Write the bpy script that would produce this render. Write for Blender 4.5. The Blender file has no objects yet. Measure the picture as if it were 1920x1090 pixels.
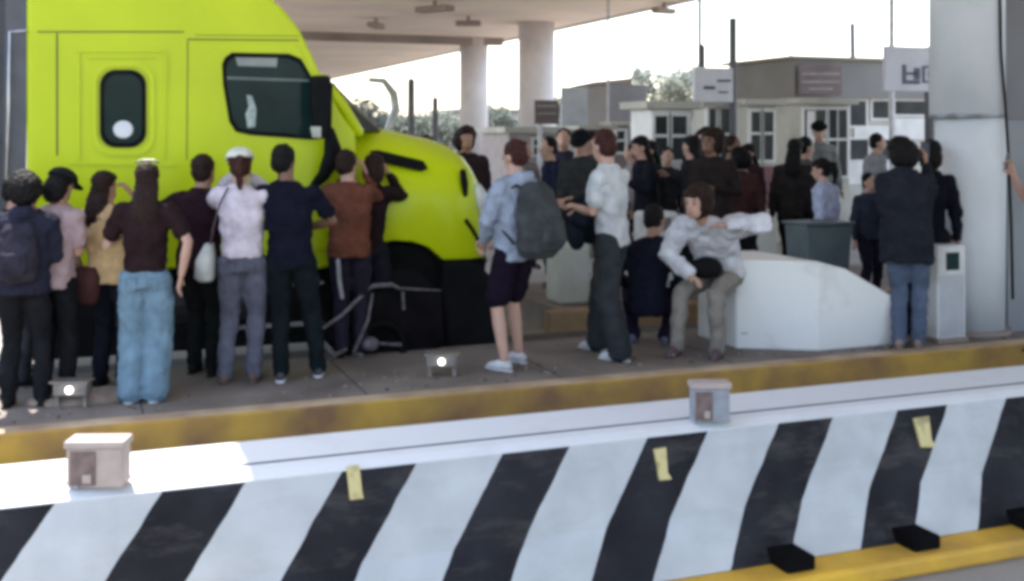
import bpy, bmesh, math, random
from mathutils import Vector, Matrix, noise
random.seed(7)
sc = bpy.context.scene
COL = sc.collection
# ---------------------------------------------------------------- frame of reference
# X runs along the lane, Y across it away from the viewer, Z up; people stand at Z = 0
F, HC, YH = 2088.0, 1.78, 250.0
TH = math.atan2(2088.0, 5419.0)
c, sn = math.cos(TH), math.sin(TH)
def W(x, y, p):
    u = (x - 960) / F; z = p / (c - sn * u)
    return Vector((z * (c * u + sn), p, HC - (y - YH) * z / F))
def G(x, y, h=0.0):
    z = F * (HC - h) / (y - YH); u = (x - 960) / F
    return Vector((z * (c * u + sn), z * (c - sn * u), h))
# ---------------------------------------------------------------- materials
MATS = {}
def mat(name, col, rough=.65, metal=0., var=.18, scale=6., bump=.15, col2=None, emit=0., spec=.5, detail=4., thr=None, bdist=.02):
    if name in MATS: return MATS[name]
    m = bpy.data.materials.new(name); m.use_nodes = True
    nt = m.node_tree; N = nt.nodes; L = nt.links
    b = N['Principled BSDF']
    tc = N.new('ShaderNodeTexCoord')
    nz = N.new('ShaderNodeTexNoise'); nz.inputs['Scale'].default_value = scale; nz.inputs['Detail'].default_value = detail
    L.new(tc.outputs['Object'], nz.inputs['Vector'])
    cr = N.new('ShaderNodeValToRGB')
    lo = col2 if col2 else tuple(v * (1 - var) for v in col)
    hi = col if col2 else tuple(min(1, v * (1 + var)) for v in col)
    a, z = thr if thr else (.3, .7)
    cr.color_ramp.elements[0].position = a; cr.color_ramp.elements[1].position = z
    cr.color_ramp.elements[0].color = (*lo, 1); cr.color_ramp.elements[1].color = (*hi, 1)
    L.new(nz.outputs['Fac'], cr.inputs['Fac']); L.new(cr.outputs['Color'], b.inputs['Base Color'])
    b.inputs['Roughness'].default_value = rough; b.inputs['Metallic'].default_value = metal
    b.inputs['Specular IOR Level'].default_value = spec
    if bump:
        n2 = N.new('ShaderNodeTexNoise'); n2.inputs['Scale'].default_value = scale * 4; n2.inputs['Detail'].default_value = 5
        L.new(tc.outputs['Object'], n2.inputs['Vector'])
        bp = N.new('ShaderNodeBump'); bp.inputs['Strength'].default_value = bump; bp.inputs['Distance'].default_value = bdist
        L.new(n2.outputs['Fac'], bp.inputs['Height']); L.new(bp.outputs['Normal'], b.inputs['Normal'])
    if emit:
        b.inputs['Emission Color'].default_value = (1, .97, .92, 1); b.inputs['Emission Strength'].default_value = emit
    MATS[name] = m
    return m
def stripes_mat():
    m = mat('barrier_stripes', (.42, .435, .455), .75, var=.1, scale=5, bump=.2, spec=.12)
    nt = m.node_tree; N = nt.nodes; L = nt.links; b = N['Principled BSDF']
    tc = N.new('ShaderNodeTexCoord'); sp = N.new('ShaderNodeSeparateXYZ'); L.new(tc.outputs['Object'], sp.inputs[0])
    def mth(op, a, bb=None):
        n = N.new('ShaderNodeMath'); n.operation = op
        for i, v in enumerate((a, bb)):
            if v is None: continue
            if isinstance(v, (int, float)): n.inputs[i].default_value = v
            else: L.new(v, n.inputs[i])
        return n.outputs[0]
    nz = N.new('ShaderNodeTexNoise'); nz.inputs['Scale'].default_value = 7; L.new(tc.outputs['Object'], nz.inputs['Vector'])
    wob = mth('MULTIPLY', mth('SUBTRACT', nz.outputs['Fac'], .5), .022)
    t = mth('ADD', mth('ADD', sp.outputs['X'], mth('MULTIPLY', mth('SUBTRACT', .425, sp.outputs['Z']), .72)), wob)
    fr = mth('FRACT', mth('DIVIDE', mth('ADD', mth('SUBTRACT', t, .283), 69.0), .69))
    blk = mth('LESS_THAN', fr, .45)
    top = mth('LESS_THAN', sp.outputs['Z'], .421)
    fac = mth('MULTIPLY', blk, top)
    old = b.inputs['Base Color'].links[0].from_socket
    # worn black paint
    n3 = N.new('ShaderNodeTexNoise'); n3.inputs['Scale'].default_value = 3.5; n3.inputs['Detail'].default_value = 8
    L.new(tc.outputs['Object'], n3.inputs['Vector'])
    cr = N.new('ShaderNodeValToRGB'); cr.color_ramp.elements[0].color = (.009, .009, .012, 1); cr.color_ramp.elements[1].color = (.026, .026, .032, 1)
    cr.color_ramp.elements[0].position = .3; cr.color_ramp.elements[1].position = .75
    L.new(n3.outputs['Fac'], cr.inputs['Fac'])
    # unstriped white top, made lighter to paint in the light it catches
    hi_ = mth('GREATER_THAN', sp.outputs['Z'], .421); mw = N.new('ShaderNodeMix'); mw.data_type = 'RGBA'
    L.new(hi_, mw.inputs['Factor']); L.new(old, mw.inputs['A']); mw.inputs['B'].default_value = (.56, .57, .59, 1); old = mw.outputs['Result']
    mx = N.new('ShaderNodeMix'); mx.data_type = 'RGBA'
    L.new(fac, mx.inputs['Factor']); L.new(old, mx.inputs['A']); L.new(cr.outputs['Color'], mx.inputs['B'])
    # grime and scuffs
    n4 = N.new('ShaderNodeTexNoise'); n4.inputs['Scale'].default_value = 2.2; n4.inputs['Detail'].default_value = 10; n4.inputs['Roughness'].default_value = .7
    mp = N.new('ShaderNodeMapping'); mp.inputs['Scale'].default_value = (1, 1, 3.5)
    L.new(tc.outputs['Object'], mp.inputs[0]); L.new(mp.outputs[0], n4.inputs['Vector'])
    c2 = N.new('ShaderNodeValToRGB'); c2.color_ramp.elements[0].position = .52; c2.color_ramp.elements[1].position = .8
    c2.color_ramp.elements[1].color = (.28, .28, .28, 1); c2.color_ramp.elements[0].color = (0, 0, 0, 1)
    L.new(n4.outputs['Fac'], c2.inputs['Fac'])
    m2 = N.new('ShaderNodeMix'); m2.data_type = 'RGBA'
    L.new(c2.outputs['Color'], m2.inputs['Factor']); L.new(mx.outputs['Result'], m2.inputs['A']); m2.inputs['B'].default_value = (.22, .2, .18, 1)
    L.new(m2.outputs['Result'], b.inputs['Base Color'])
    return m
def glass_mat(name, col=(.02, .035, .035), rough=.06):
    m = mat(name, col, rough, var=.3, scale=3, bump=0, spec=.10)
    return m
# ---------------------------------------------------------------- mesh helpers
def newobj(name, bm, m, parent=None, smooth=False, bevel=0., mods=()):
    me = bpy.data.meshes.new(name)
    bmesh.ops.recalc_face_normals(bm, faces=bm.faces[:])
    bm.to_mesh(me); bm.free()
    if smooth:
        for f in me.polygons: f.use_smooth = True
    for mm in (m if isinstance(m, (list, tuple)) else [m]): me.materials.append(mm)
    o = bpy.data.objects.new(name, me); COL.objects.link(o)
    if parent:
        o.parent = parent
    if bevel:
        b = o.modifiers.new('bevel', 'BEVEL'); b.width = bevel; b.segments = 2; b.limit_method = 'ANGLE'; b.angle_limit = .6
    return o
def tag(o, label=None, cat=None, group=None, kind=None):
    if label: o['label'] = label
    if cat: o['category'] = cat
    if group: o['group'] = group
    if kind: o['kind'] = kind
    return o
def empty(name, loc, rz=0., scale=1.):
    o = bpy.data.objects.new(name, None); COL.objects.link(o)
    o.location = loc; o.rotation_euler = (0, 0, rz); o.scale = (scale,) * 3
    return o
def setparent(o, par):
    """keep world coordinates while parenting (parents only carry location/rotation z)"""
    o.parent = par
    mw = Matrix.Translation(par.location) @ Matrix.Rotation(par.rotation_euler.z, 4, 'Z')
    o.matrix_parent_inverse = mw.inverted()
def BM(): return bmesh.new()
def box(bm, x0, x1, y0, y1, z0, z1):
    v = [bm.verts.new((x, y, z)) for x in (x0, x1) for y in (y0, y1) for z in (z0, z1)]
    for f in ((0, 1, 3, 2), (4, 6, 7, 5), (0, 4, 5, 1), (2, 3, 7, 6), (0, 2, 6, 4), (1, 5, 7, 3)):
        bm.faces.new([v[i] for i in f])
def prism(bm, pts, y0, y1, axis='Y'):
    """polygon in XZ extruded along Y"""
    a = [bm.verts.new((x, y0, z)) for x, z in pts]; b = [bm.verts.new((x, y1, z)) for x, z in pts]
    bm.faces.new(a); bm.faces.new(b[::-1]); n = len(pts)
    for i in range(n): bm.faces.new((a[i], b[i], b[(i + 1) % n], a[(i + 1) % n]))
def prismX(bm, pts, x0, x1):
    """polygon in YZ extruded along X"""
    a = [bm.verts.new((x0, y, z)) for y, z in pts]; b = [bm.verts.new((x1, y, z)) for y, z in pts]
    bm.faces.new(a); bm.faces.new(b[::-1]); n = len(pts)
    for i in range(n): bm.faces.new((a[i], b[i], b[(i + 1) % n], a[(i + 1) % n]))
def tube(bm, pts, rads, seg=12, squash=1., up=None, cap=True):
    """closed loft round a polyline; squash scales the second axis of each ring"""
    pts = [Vector(p) for p in pts]; n = len(pts)
    if isinstance(rads, (int, float)): rads = [rads] * n
    P, R = list(pts), list(rads)
    if cap:
        d0 = (pts[0] - pts[1]).normalized(); d1 = (pts[-1] - pts[-2]).normalized()
        P = [pts[0] + d0 * rads[0] * .75, pts[0] + d0 * rads[0] * .4] + P + [pts[-1] + d1 * rads[-1] * .4, pts[-1] + d1 * rads[-1] * .75]
        R = [rads[0] * .35, rads[0] * .8] + R + [rads[-1] * .8, rads[-1] * .35]
    ref = Vector(up) if up else None
    rings = []; prev = None
    for i, q in enumerate(P):
        d = (P[min(i + 1, len(P) - 1)] - P[max(i - 1, 0)]).normalized()
        if ref is not None: s = ref - d * ref.dot(d)
        elif prev is not None: s = prev - d * prev.dot(d)
        else:
            a = Vector((1, 0, 0)) if abs(d.x) < .8 else Vector((0, 1, 0)); s = a - d * a.dot(d)
        s.normalize(); prev = s; t = d.cross(s)
        sq = squash[i] if isinstance(squash, (list, tuple)) else squash
        rings.append([bm.verts.new(q + s * (R[i] * math.cos(k * 2 * math.pi / seg)) + t * (R[i] * sq * math.sin(k * 2 * math.pi / seg))) for k in range(seg)])
    for a, b in zip(rings, rings[1:]):
        for k in range(seg): bm.faces.new((a[k], a[(k + 1) % seg], b[(k + 1) % seg], b[k]))
    bm.faces.new(rings[0][::-1]); bm.faces.new(rings[-1])
def loft(bm, secs, seg=20, power=2.):
    """closed stack of elliptical sections (cx, cy, z, rx, ry)"""
    rings = []
    for cx, cy, z, rx, ry in secs:
        r = []
        for k in range(seg):
            a = k * 2 * math.pi / seg; ca, sa = math.cos(a), math.sin(a)
            e = 2. / power
            r.append(bm.verts.new((cx + rx * math.copysign(abs(ca) ** e, ca), cy + ry * math.copysign(abs(sa) ** e, sa), z)))
        rings.append(r)
    for a, b in zip(rings, rings[1:]):
        for k in range(seg): bm.faces.new((a[k], a[(k + 1) % seg], b[(k + 1) % seg], b[k]))
    bm.faces.new(rings[0][::-1]); bm.faces.new(rings[-1])
def ell(bm, cen, r, M=None, u=14, v=9):
    cen = Vector(cen)
    m = Matrix.Translation(cen) @ Matrix.Diagonal((*r, 1))
    if M is not None: m = M @ m
    bmesh.ops.create_uvsphere(bm, u_segments=u, v_segments=v, radius=1, matrix=m)
def cyl(bm, x, y, z0, z1, r, seg=20, r2=None):
    r2 = r if r2 is None else r2
    a = [bm.verts.new((x + r * math.cos(k * 2 * math.pi / seg), y + r * math.sin(k * 2 * math.pi / seg), z0)) for k in range(seg)]
    b = [bm.verts.new((x + r2 * math.cos(k * 2 * math.pi / seg), y + r2 * math.sin(k * 2 * math.pi / seg), z1)) for k in range(seg)]
    bm.faces.new(a[::-1]); bm.faces.new(b)
    for k in range(seg): bm.faces.new((a[k], a[(k + 1) % seg], b[(k + 1) % seg], b[k]))
def one(name, m, fn, parent=None, **kw):
    bm = BM(); fn(bm); o = newobj(name, bm, m, None, **kw)
    if parent: setparent(o, parent)
    return o
def boxo(name, m, b6, parent=None, bevel=0.):
    return one(name, m, lambda bm: box(bm, *b6), parent, bevel=bevel)
# ---------------------------------------------------------------- ground and kerbs
asphalt = mat('asphalt', (.13, .125, .12), .9, var=.3, scale=1.5, bump=.3, detail=10)
concrete = mat('island_concrete', (.22, .185, .16), .85, col2=(.11, .088, .078), scale=1.7, bump=.3, detail=9)
kerbm = mat('kerb_paint', (.48, .30, .06), .75, col2=(.22, .125, .065), scale=1.8, bump=.4, detail=11, thr=(.34, .62), spec=.2)
kerbtop = mat('kerb_top', (.52, .40, .26), .8, col2=(.26, .18, .12), scale=2.4, bump=.3, detail=9)
yelk = mat('kerb_yellow', (.66, .38, .03), .7, col2=(.42, .24, .04), scale=2.5, bump=.3, detail=8, thr=(.3, .55))
whitep = mat('white_concrete', (.68, .68, .68), .75, col2=(.42, .41, .40), scale=2.2, bump=.3, detail=10, thr=(.28, .50), spec=.2)
tag(boxo('ground', mat('plaza_ground', (.31, .285, .26), .9, col2=(.20, .185, .17), scale=.8, bump=.3, detail=10), (-250, 600, -120, 900, -.5, -.22)), kind='structure')
# road strip of the truck lane, a sheet above the ground
tag(boxo('road', mat('lane_asphalt', (.10, .098, .10), .9, var=.35, scale=1.2, bump=.3, detail=10), (-60, 60, 8.85, 9.9, -.215, -.15)), kind='structure')
def isl(bm):
    box(bm, -30, 30, 7.42, 8.85, -.215, 0.)
tag(one('pavement', concrete, isl), kind='structure')
kerb = BM(); box(kerb, -30, 30, 7.25, 7.418, -.215, .004)
for i_ in range(12):
    o_ = boxo('paving_joint', mat('slab_joint', (.05, .042, .038), .95, bump=0), (-4 + i_ * 1.45, -3.988 + i_ * 1.45, 7.43, 8.84, -.01, .0015)); o_.parent = bpy.data.objects['pavement']
k = newobj('kerb', kerb, kerbm, bevel=.025); k.data.materials.append(kerbtop)
tag(k, kind='structure')
for f in k.data.polygons:
    if f.normal.z > .5: f.material_index = 1
tag(boxo('lane_line', mat('road_white', (.5, .5, .48), .8, var=.3, scale=9, bump=.1), (-30, 2.6, 9.0, 9.1, -.2, -.146)), kind='structure')
# second island
tag(boxo('traffic_island', concrete, (4.35, 30, 10.05, 12.0, -.215, .05)), kind='structure')
k2 = boxo('island_kerb', mat('kerb_brown', (.36, .24, .12), .75, col2=(.22, .15, .1), scale=2.2, bump=.3, detail=8), (4.2, 30, 9.9, 10.05, -.215, .054), bevel=.02)
tag(k2, kind='structure')
# foreground barrier
bar = BM()
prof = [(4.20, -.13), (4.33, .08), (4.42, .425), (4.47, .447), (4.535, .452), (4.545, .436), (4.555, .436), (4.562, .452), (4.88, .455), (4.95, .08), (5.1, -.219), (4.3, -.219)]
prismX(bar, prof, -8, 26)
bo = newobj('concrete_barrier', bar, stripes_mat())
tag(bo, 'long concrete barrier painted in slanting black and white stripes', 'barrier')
bo.data.materials.append(mat('crack_dark', (.06, .07, .09), .9, bump=0))
for f in bo.data.polygons:
    if f.normal.y < .9 and abs(f.center.y - 4.548) < .012 and f.normal.z > -.5: f.material_index = 1
ko = boxo('yellow_kerb', yelk, (-8, 26, 4.02, 4.30, -.2195, -.135), bevel=.02); tag(ko, kind='structure')
blackrub = mat('black_rubber', (.006, .0055, .006), .9, var=.3, bump=.2, spec=.03)
foot = W(1740, 1020, 4.1)
blk_lab = ['below the reflector beside the widest black stripe', 'second from the frame corner', 'beside the narrow black stripe', 'under the middle of the barrier']
for i in range(-1, 2):
    s0 = foot.x - .02 + i * .69
    b = BM(); box(b, s0 - .075, s0 + .075, 4.075, 4.245, -.136, -.07)
    o = newobj('rubber_block', b, blackrub, bevel=.012)
    tag(o, ['black rubber block on the yellow kerb, the one nearest the middle of the photo',
            'black rubber block on the yellow kerb, directly below the rightmost yellow reflector',
            'black rubber block on the yellow kerb at the lower right corner'][i + 1], 'kerb block', 'black blocks along the yellow kerb')
# yellow reflectors on the black stripes
refm = mat('reflector_yellow', (.50, .42, .19), .5, col2=(.26, .21, .09), scale=18, bump=.1, thr=(.35, .5))
for (px, py, w, hh, sk), lb in zip(((663, 905, .052, .062, .02), (1237, 868, .060, .066, -.025), (1727, 808, .092, .068, -.03)),
        ('narrow upright yellow reflector high on the black stripe nearest the sunlit end',
         'leaning yellow reflector on a black stripe under the grey marker box',
         'widest yellow reflector, torn at its lower edge, on a black stripe near the column')):
    pc = W(px, py, 4.40)
    # plate lies on the steep upper face
    def fy(z): return 4.33 + (z - .08) / (.425 - .08) * .09
    b = BM(); vs = []
    pts = [(-w / 2 - sk / 2 + w * .15, -hh), (w / 2 - sk / 2 + .01, -hh * 1.1 if w > .08 else -hh), (w / 2, -hh * .55), (w / 2 + sk / -2 * -1, hh), (-w / 2 + sk / 2, hh * .95)]
    fr = [b.verts.new((pc.x + x - sk * (z / hh) * .5, fy(pc.z + z) - .012, pc.z + z)) for x, z in pts]
    bk = [b.verts.new((pc.x + x - sk * (z / hh) * .5, fy(pc.z + z) + .004, pc.z + z)) for x, z in pts]
    b.faces.new(fr); b.faces.new(bk[::-1])
    for q in range(5): b.faces.new((fr[q], bk[q], bk[(q + 1) % 5], fr[(q + 1) % 5]))
    tag(newobj('reflector', b, refm), lb, 'reflector', 'yellow reflectors on the barrier')
# marker boxes on top of the barrier
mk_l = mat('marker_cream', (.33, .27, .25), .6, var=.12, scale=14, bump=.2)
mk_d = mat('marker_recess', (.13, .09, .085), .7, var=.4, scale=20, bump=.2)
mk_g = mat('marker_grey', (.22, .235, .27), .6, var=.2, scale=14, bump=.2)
def marker(px, yb, wpx, hpx, body, lab):
    z = F * (HC - .455) / (yb - YH)
    u = (px - 960) / F; pos = Vector((z * (c * u + sn), z * (c - sn * u), .4555))
    w = wpx * z / F; h = hpx * z / F
    t = empty('marker_box', pos, -TH * .9)
    tag(t, lab, 'marker', 'marker boxes on top of the barrier')
    bm = BM(); box(bm, -w / 2, w / 2, 0, w * .5, 0, h * .84); newobj('housing', bm, body, t, bevel=.006)
    bm = BM(); box(bm, -w / 2 - .008, w / 2 + .008, -.008, w * .5 + .008, h * .843, h); newobj('lid', bm, mk_l, t, bevel=.006)
    bm = BM(); box(bm, -w * .43, w * .02, -.006, .01, h * .06, h * .78); newobj('recess_panel', bm, mk_d, t)
    bm = BM(); box(bm, -w * .2, -w * .05, -.011, -.004, h * .12, h * .3); newobj('label_plate', bm, mk_l, t)
    bm = BM(); cyl(bm, -w * .3, -.003, 0, .012, .008); newobj('bolt', bm, mk_g, t)
    return t
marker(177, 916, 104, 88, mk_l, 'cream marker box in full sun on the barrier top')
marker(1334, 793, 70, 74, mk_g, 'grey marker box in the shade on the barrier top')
# reflector boxes along the kerb edge
lens = mat('glint_lens', (.95, .95, .95), .2, bump=0, emit=1.2, var=0)  # glow painted in for a reflected glint, not a light source
reflboxm = mat('reflector_metal', (.26, .23, .21), .45, metal=.5, var=.3, scale=15)
for px, py, sz, lab in ((130, 765, 1., 'low kerb reflector on a dirt mound beside the wide blue jeans'),
                        (828, 708, 1., 'low metal kerb reflector with a painted white glint below the truck bumper'),
                        (1412, 655, .8, 'low kerb reflector with a painted glint beside the white block')):
    pos = G(px, py); t = empty('kerb_reflector', pos, -TH)
    tag(t, lab, 'lamp', 'low reflectors along the kerb')
    bm = BM(); box(bm, -.11 * sz, .11 * sz, .0, .1, .07 * sz, .16 * sz); newobj('housing', bm, reflboxm, t, bevel=.012)
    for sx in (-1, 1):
        bm = BM(); box(bm, sx * .09 * sz - .012, sx * .09 * sz + .012, .02, .06, -.001, .0695 * sz); newobj('leg', bm, reflboxm, t)
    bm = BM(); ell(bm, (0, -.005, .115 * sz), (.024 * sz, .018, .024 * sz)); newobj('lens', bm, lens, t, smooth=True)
    bm = BM(); box(bm, -.125 * sz, .125 * sz, -.02, .11, .1605 * sz, .172 * sz); newobj('hood', bm, reflboxm, t)
dirt = mat('dirt', (.25, .19, .15), .95, var=.3, scale=9, bump=.5)
bm = BM(); q = G(175, 752); ell(bm, (q.x, q.y + .06, .0), (.42, .16, .07), u=24, v=12)
for v in bm.verts: v.co += Vector(noise.noise_vector(v.co * 7)) * .02
r9 = random.Random(5); lit = BM()
for _ in range(260):
    x_ = r9.uniform(-1.6, 11); y_ = 7.46 + abs(r9.gauss(0, .35)); s_ = r9.uniform(.006, .022)
    if y_ > 8.8: continue
    bmesh.ops.create_icosphere(lit, subdivisions=1, radius=s_, matrix=Matrix.Translation((x_, y_, s_ * .3)) @ Matrix.Rotation(r9.random() * 6, 4, 'Z') @ Matrix.Diagonal((1.3, .9, .6, 1)))
tag(newobj('gravel', lit, mat('grit', (.24, .20, .17), .9, col2=(.08, .06, .055), scale=14, bump=0, thr=(.4, .6))), 'loose grit and small stones scattered along the kerb', 'gravel', kind='stuff')
d = newobj('dirt', bm, dirt, smooth=True); tag(d, 'low mound of brown dirt along the kerb edge', 'dirt', kind='stuff')
# ---------------------------------------------------------------- canopy
ceilm = mat('canopy_soffit', (.74, .61, .50), .8, var=.12, scale=.35, bump=.1, detail=8)
CH = 5.48
def sp(x, y, h=CH):  # point on the soffit plane
    return G(x, y, h)
can = empty('toll_canopy', (8, 30, CH)); tag(can, 'huge concrete toll canopy roof spanning over the lanes', 'canopy')
S0, S1 = .1, 15.6
one('roof', ceilm, lambda b: (box(b, S0, S1, -3, 90, CH, CH + .5),), can)
boxo('fascia', mat('canopy_fascia', (.5, .46, .42), .7, var=.1, scale=1), (S1 + .002, S1 + .25, -3, 90, CH - .05, CH + .9), can)
beamm = mat('canopy_beam', (.26, .21, .18), .8, var=.2, scale=.6)
for py in (69,):
    z = F * (CH - HC) / (YH - py); yy = z * c * 1.02
    boxo('beam', beamm, (S0 + .1, S1 - .3, yy, yy + .5, CH - .28, CH - .002), can)
for yy in (13.5, 27.):
    boxo('soffit_seam', beamm, (S0 + .1, S1 - .1, yy, yy + .05, CH - .012, CH - .002), can)
for px, py, w in ((705, 40, .6), (815, 8, .7), (878, 36, .5), (1245, 12, .45)):
    q = sp(px, py, CH - .1)
    t = empty('flood_lamp', q, .3 + px * .01)
    where = {705: 'nearest the truck roof', 815: 'at the top of the frame above the truck hood', 878: 'just over the thinner round column',
             1245: 'at the bright edge of the canopy', 1085: 'right of the thicker round column', 990: 'above the thicker round column'}[px]
    tag(t, 'dark flood lamp under the canopy, ' + where, 'lamp', 'flood lamps under the canopy')
    bm = BM(); box(bm, -w * .8, w * .8, -w * .3, w * .3, -.22, -.05); newobj('housing', bm, beamm, t, bevel=.03)
    bm = BM(); cyl(bm, 0, 0, -.05, .1, .05); newobj('bracket', bm, beamm, t)
colm = mat('column_concrete', (.60, .56, .56), .75, var=.12, scale=1.2, bump=.15, detail=7)
for x0, x1, z, lab in ((862, 915, 43.5, 'thinner round canopy column far behind the truck hood'), (972, 1040, 37.5, 'thicker round canopy column behind the blue hoodie')):
    u = ((x0 + x1) / 2 - 960) / F; r = (x1 - x0) / 2 * z / F
    P_ = Vector((z * (c * u + sn), z * (c - sn * u)))
    t = empty('canopy_column', (P_.x, P_.y, -.22)); tag(t, lab, 'column', 'round columns under the canopy')
    one('shaft', colm, lambda b: cyl(b, P_.x, P_.y, .45, CH - .003, r, 32), t, smooth=False)
    one('plinth', whitep, lambda b: cyl(b, P_.x, P_.y, -.2195, .4495, r * 1.25, 32), t)
    for o in t.children:
        for f in o.data.polygons: f.use_smooth = abs(f.normal.z) < .5
# big near column
colb = mat('column_blue', (.64, .655, .68), .7, col2=(.52, .54, .57), scale=1.6, bump=.12, detail=8)
zc_, uc_ = 9.95, (1816 - 960) / F; cx, cy = zc_ * (c * uc_ + sn), zc_ * (c - sn * uc_)
t = empty('near_column', (cx, cy, 0)); tag(t, 'massive blue grey round column at the edge of the frame', 'column')
one('upper_sleeve', colb, lambda b: cyl(b, cx - .02, cy, 1.93, CH - .003, .318, 40), t)
one('lower_shaft', colb, lambda b: cyl(b, cx + .02, cy, -.001, 1.927, .285, 40, .30), t)
jm = mat('joint_dark', (.16, .17, .19), .9, col2=(.3, .31, .33), scale=9, thr=(.4, .55))
def jag(b):
    n = 60; ra, rb = [], []
    for i in range(n):
        a = i * 2 * math.pi / n; w = .012 + .022 * abs(noise.noise(Vector((math.cos(a) * 4, math.sin(a) * 4, 1))))
        ra.append(b.verts.new((cx + .322 * math.cos(a) - .02, cy + .322 * math.sin(a), 1.93 - w)))
        rb.append(b.verts.new((cx + .322 * math.cos(a) - .02, cy + .322 * math.sin(a), 1.93 + w)))
    for i in range(n): b.faces.new((ra[i], ra[(i + 1) % n], rb[(i + 1) % n], rb[i]))
    b.faces.new(ra[::-1]); b.faces.new(rb)
one('joint', jm, jag, t)
one('base_ring', beamm, lambda b: cyl(b, cx + .02, cy, .0, .05, .34, 40), t)
for o in t.children:
    for f in o.data.polygons: f.use_smooth = abs(f.normal.z) < .5
qa, qb = W(1884, 250, cy - .1), W(1990, 250, cy - .1)
wl = boxo('concrete_wall', mat('wall_grey', (.15, .15, .16), .8, var=.12, scale=1.3, bump=.1, detail=8), (qa.x, qa.x + 3., cy - .1, cy + .3, 1.9, CH - .01)); 
tw = empty('wall_panel', (qa.x, cy, 0)); tag(tw, 'grey concrete wall beyond the round column at the frame edge', 'wall')
wl.name = 'upper_wall'; setparent(wl, tw)
boxo('lower_wall', mat('wall_lower', (.20, .21, .225), .75, var=.12, scale=1.5, bump=.1), (qa.x + .015, qa.x + 3.01, cy - .12, cy + .3, -.002, 1.897), tw)
cab = BM(); pts = [W(1874, -60, cy - .33), W(1877, 100, cy - .33), W(1884, 190, cy - .33), W(1890, 280, cy - .33), W(1896, 420, cy - .33), W(1899, 560, cy - .33)]
tube(cab, pts, .012, 8)
tag(newobj('cable', cab, blackrub, smooth=True), 'black cable running down beside the round column', 'cable')
# control cabinet beside it
pc = G(1785, 642); p_ = pc.y
a, b_ = W(1758, 462, p_), W(1811, 642, p_)
t = empty('control_cabinet', (pc.x, p_, 0)); tag(t, 'narrow pale grey control cabinet standing against the column', 'cabinet')
boxo('case', whitep, (a.x, b_.x, p_, p_ + .26, .0, a.z), t, bevel=.012)
w0, w1 = W(1774, 474, p_), W(1798, 506, p_)
boxo('dark_window', glass_mat('cabinet_glass'), (w0.x, w1.x, p_ - .006, p_ + .01, w1.z, w0.z), t)
boxo('door_panel', mat('cab_door', (.42, .43, .46), .6, var=.1), (a.x + .02, b_.x - .02, p_ - .004, p_ + .01, .05, w1.z - .04), t)
boxo('plinth', beamm, (a.x - .01, b_.x + .01, p_ - .02, p_ + .27, -.0, .04), t)
# white nose block of the island
A, B, C_ = G(1382, 656), G(1535, 660), G(1682, 645)
hA, hB = .74, .735
foot_ = [(A.x, A.y + .02), (B.x, B.y), (B.x + .28, B.y), (C_.x, B.y), (C_.x, B.y + .9), (B.x + .28, B.y + .9), (B.x, B.y + .95), (A.x, B.y + .95)]
tops = [hA, hB, .66, .37, .37, .66, hB, hA]
bm = BM(); lo = [bm.verts.new((x, y, -.0)) for x, y in foot_]; hi = [bm.verts.new((x, y, h)) for (x, y), h in zip(foot_, tops)]
for i in range(8): bm.faces.new((lo[i], lo[(i + 1) % 8], hi[(i + 1) % 8], hi[i]))
bm.faces.new(lo[::-1]); bm.faces.new((hi[0], hi[1], hi[6], hi[7])); bm.faces.new((hi[1], hi[2], hi[5], hi[6])); bm.faces.new((hi[2], hi[3], hi[4], hi[5]))
tag(newobj('concrete_block', bm, whitep, bevel=.02), 'white painted concrete block with a sloping top on the island', 'concrete block')
# ---------------------------------------------------------------- background booths and signs
def xz(x0, x1, y0, y1, p):
    a, b = W(x0, y0, p), W(x1, y1, p); zt = W((x0 + x1) / 2, y0, p).z; zb = W((x0 + x1) / 2, y1, p).z
    return a.x, b.x, zb, zt
def face(name, m, px, p, parent, proud=.01, th=.03, bevel=0.):
    x0, x1, zb, zt = xz(*px, p)
    return boxo(name, m, (x0, x1, p - proud, p - proud + th, zb, zt), parent, bevel)
def backp(xf, xb, p):
    """how deep a box must be for its far side edge to show at column xb"""
    s0 = W(xf, 400, p).x; u = (xb - 960) / F; return s0 * (c - sn * u) / (c * u + sn)
bw = mat('booth_white', (.62, .61, .60), .6, var=.15, scale=2)
bc = mat('booth_cream', (.40, .385, .345), .65, var=.18, scale=2)
bgm = mat('booth_grey', (.17, .165, .175), .7, var=.18, scale=1)
bgl = mat('booth_grey_light', (.19, .185, .18), .7, var=.12, scale=1)
dkg = glass_mat('booth_glass', (.04, .045, .05), .12)
mar = mat('maroon_paint', (.14, .045, .055), .6, var=.2, scale=3)
brn = mat('sign_brown', (.12, .085, .085), .6, var=.2, scale=4)
txt = mat('sign_text', (.3, .28, .27), .6, var=.2, bump=0)
ink = mat('sign_ink', (.06, .07, .12), .6, var=.2, bump=0)
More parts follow.
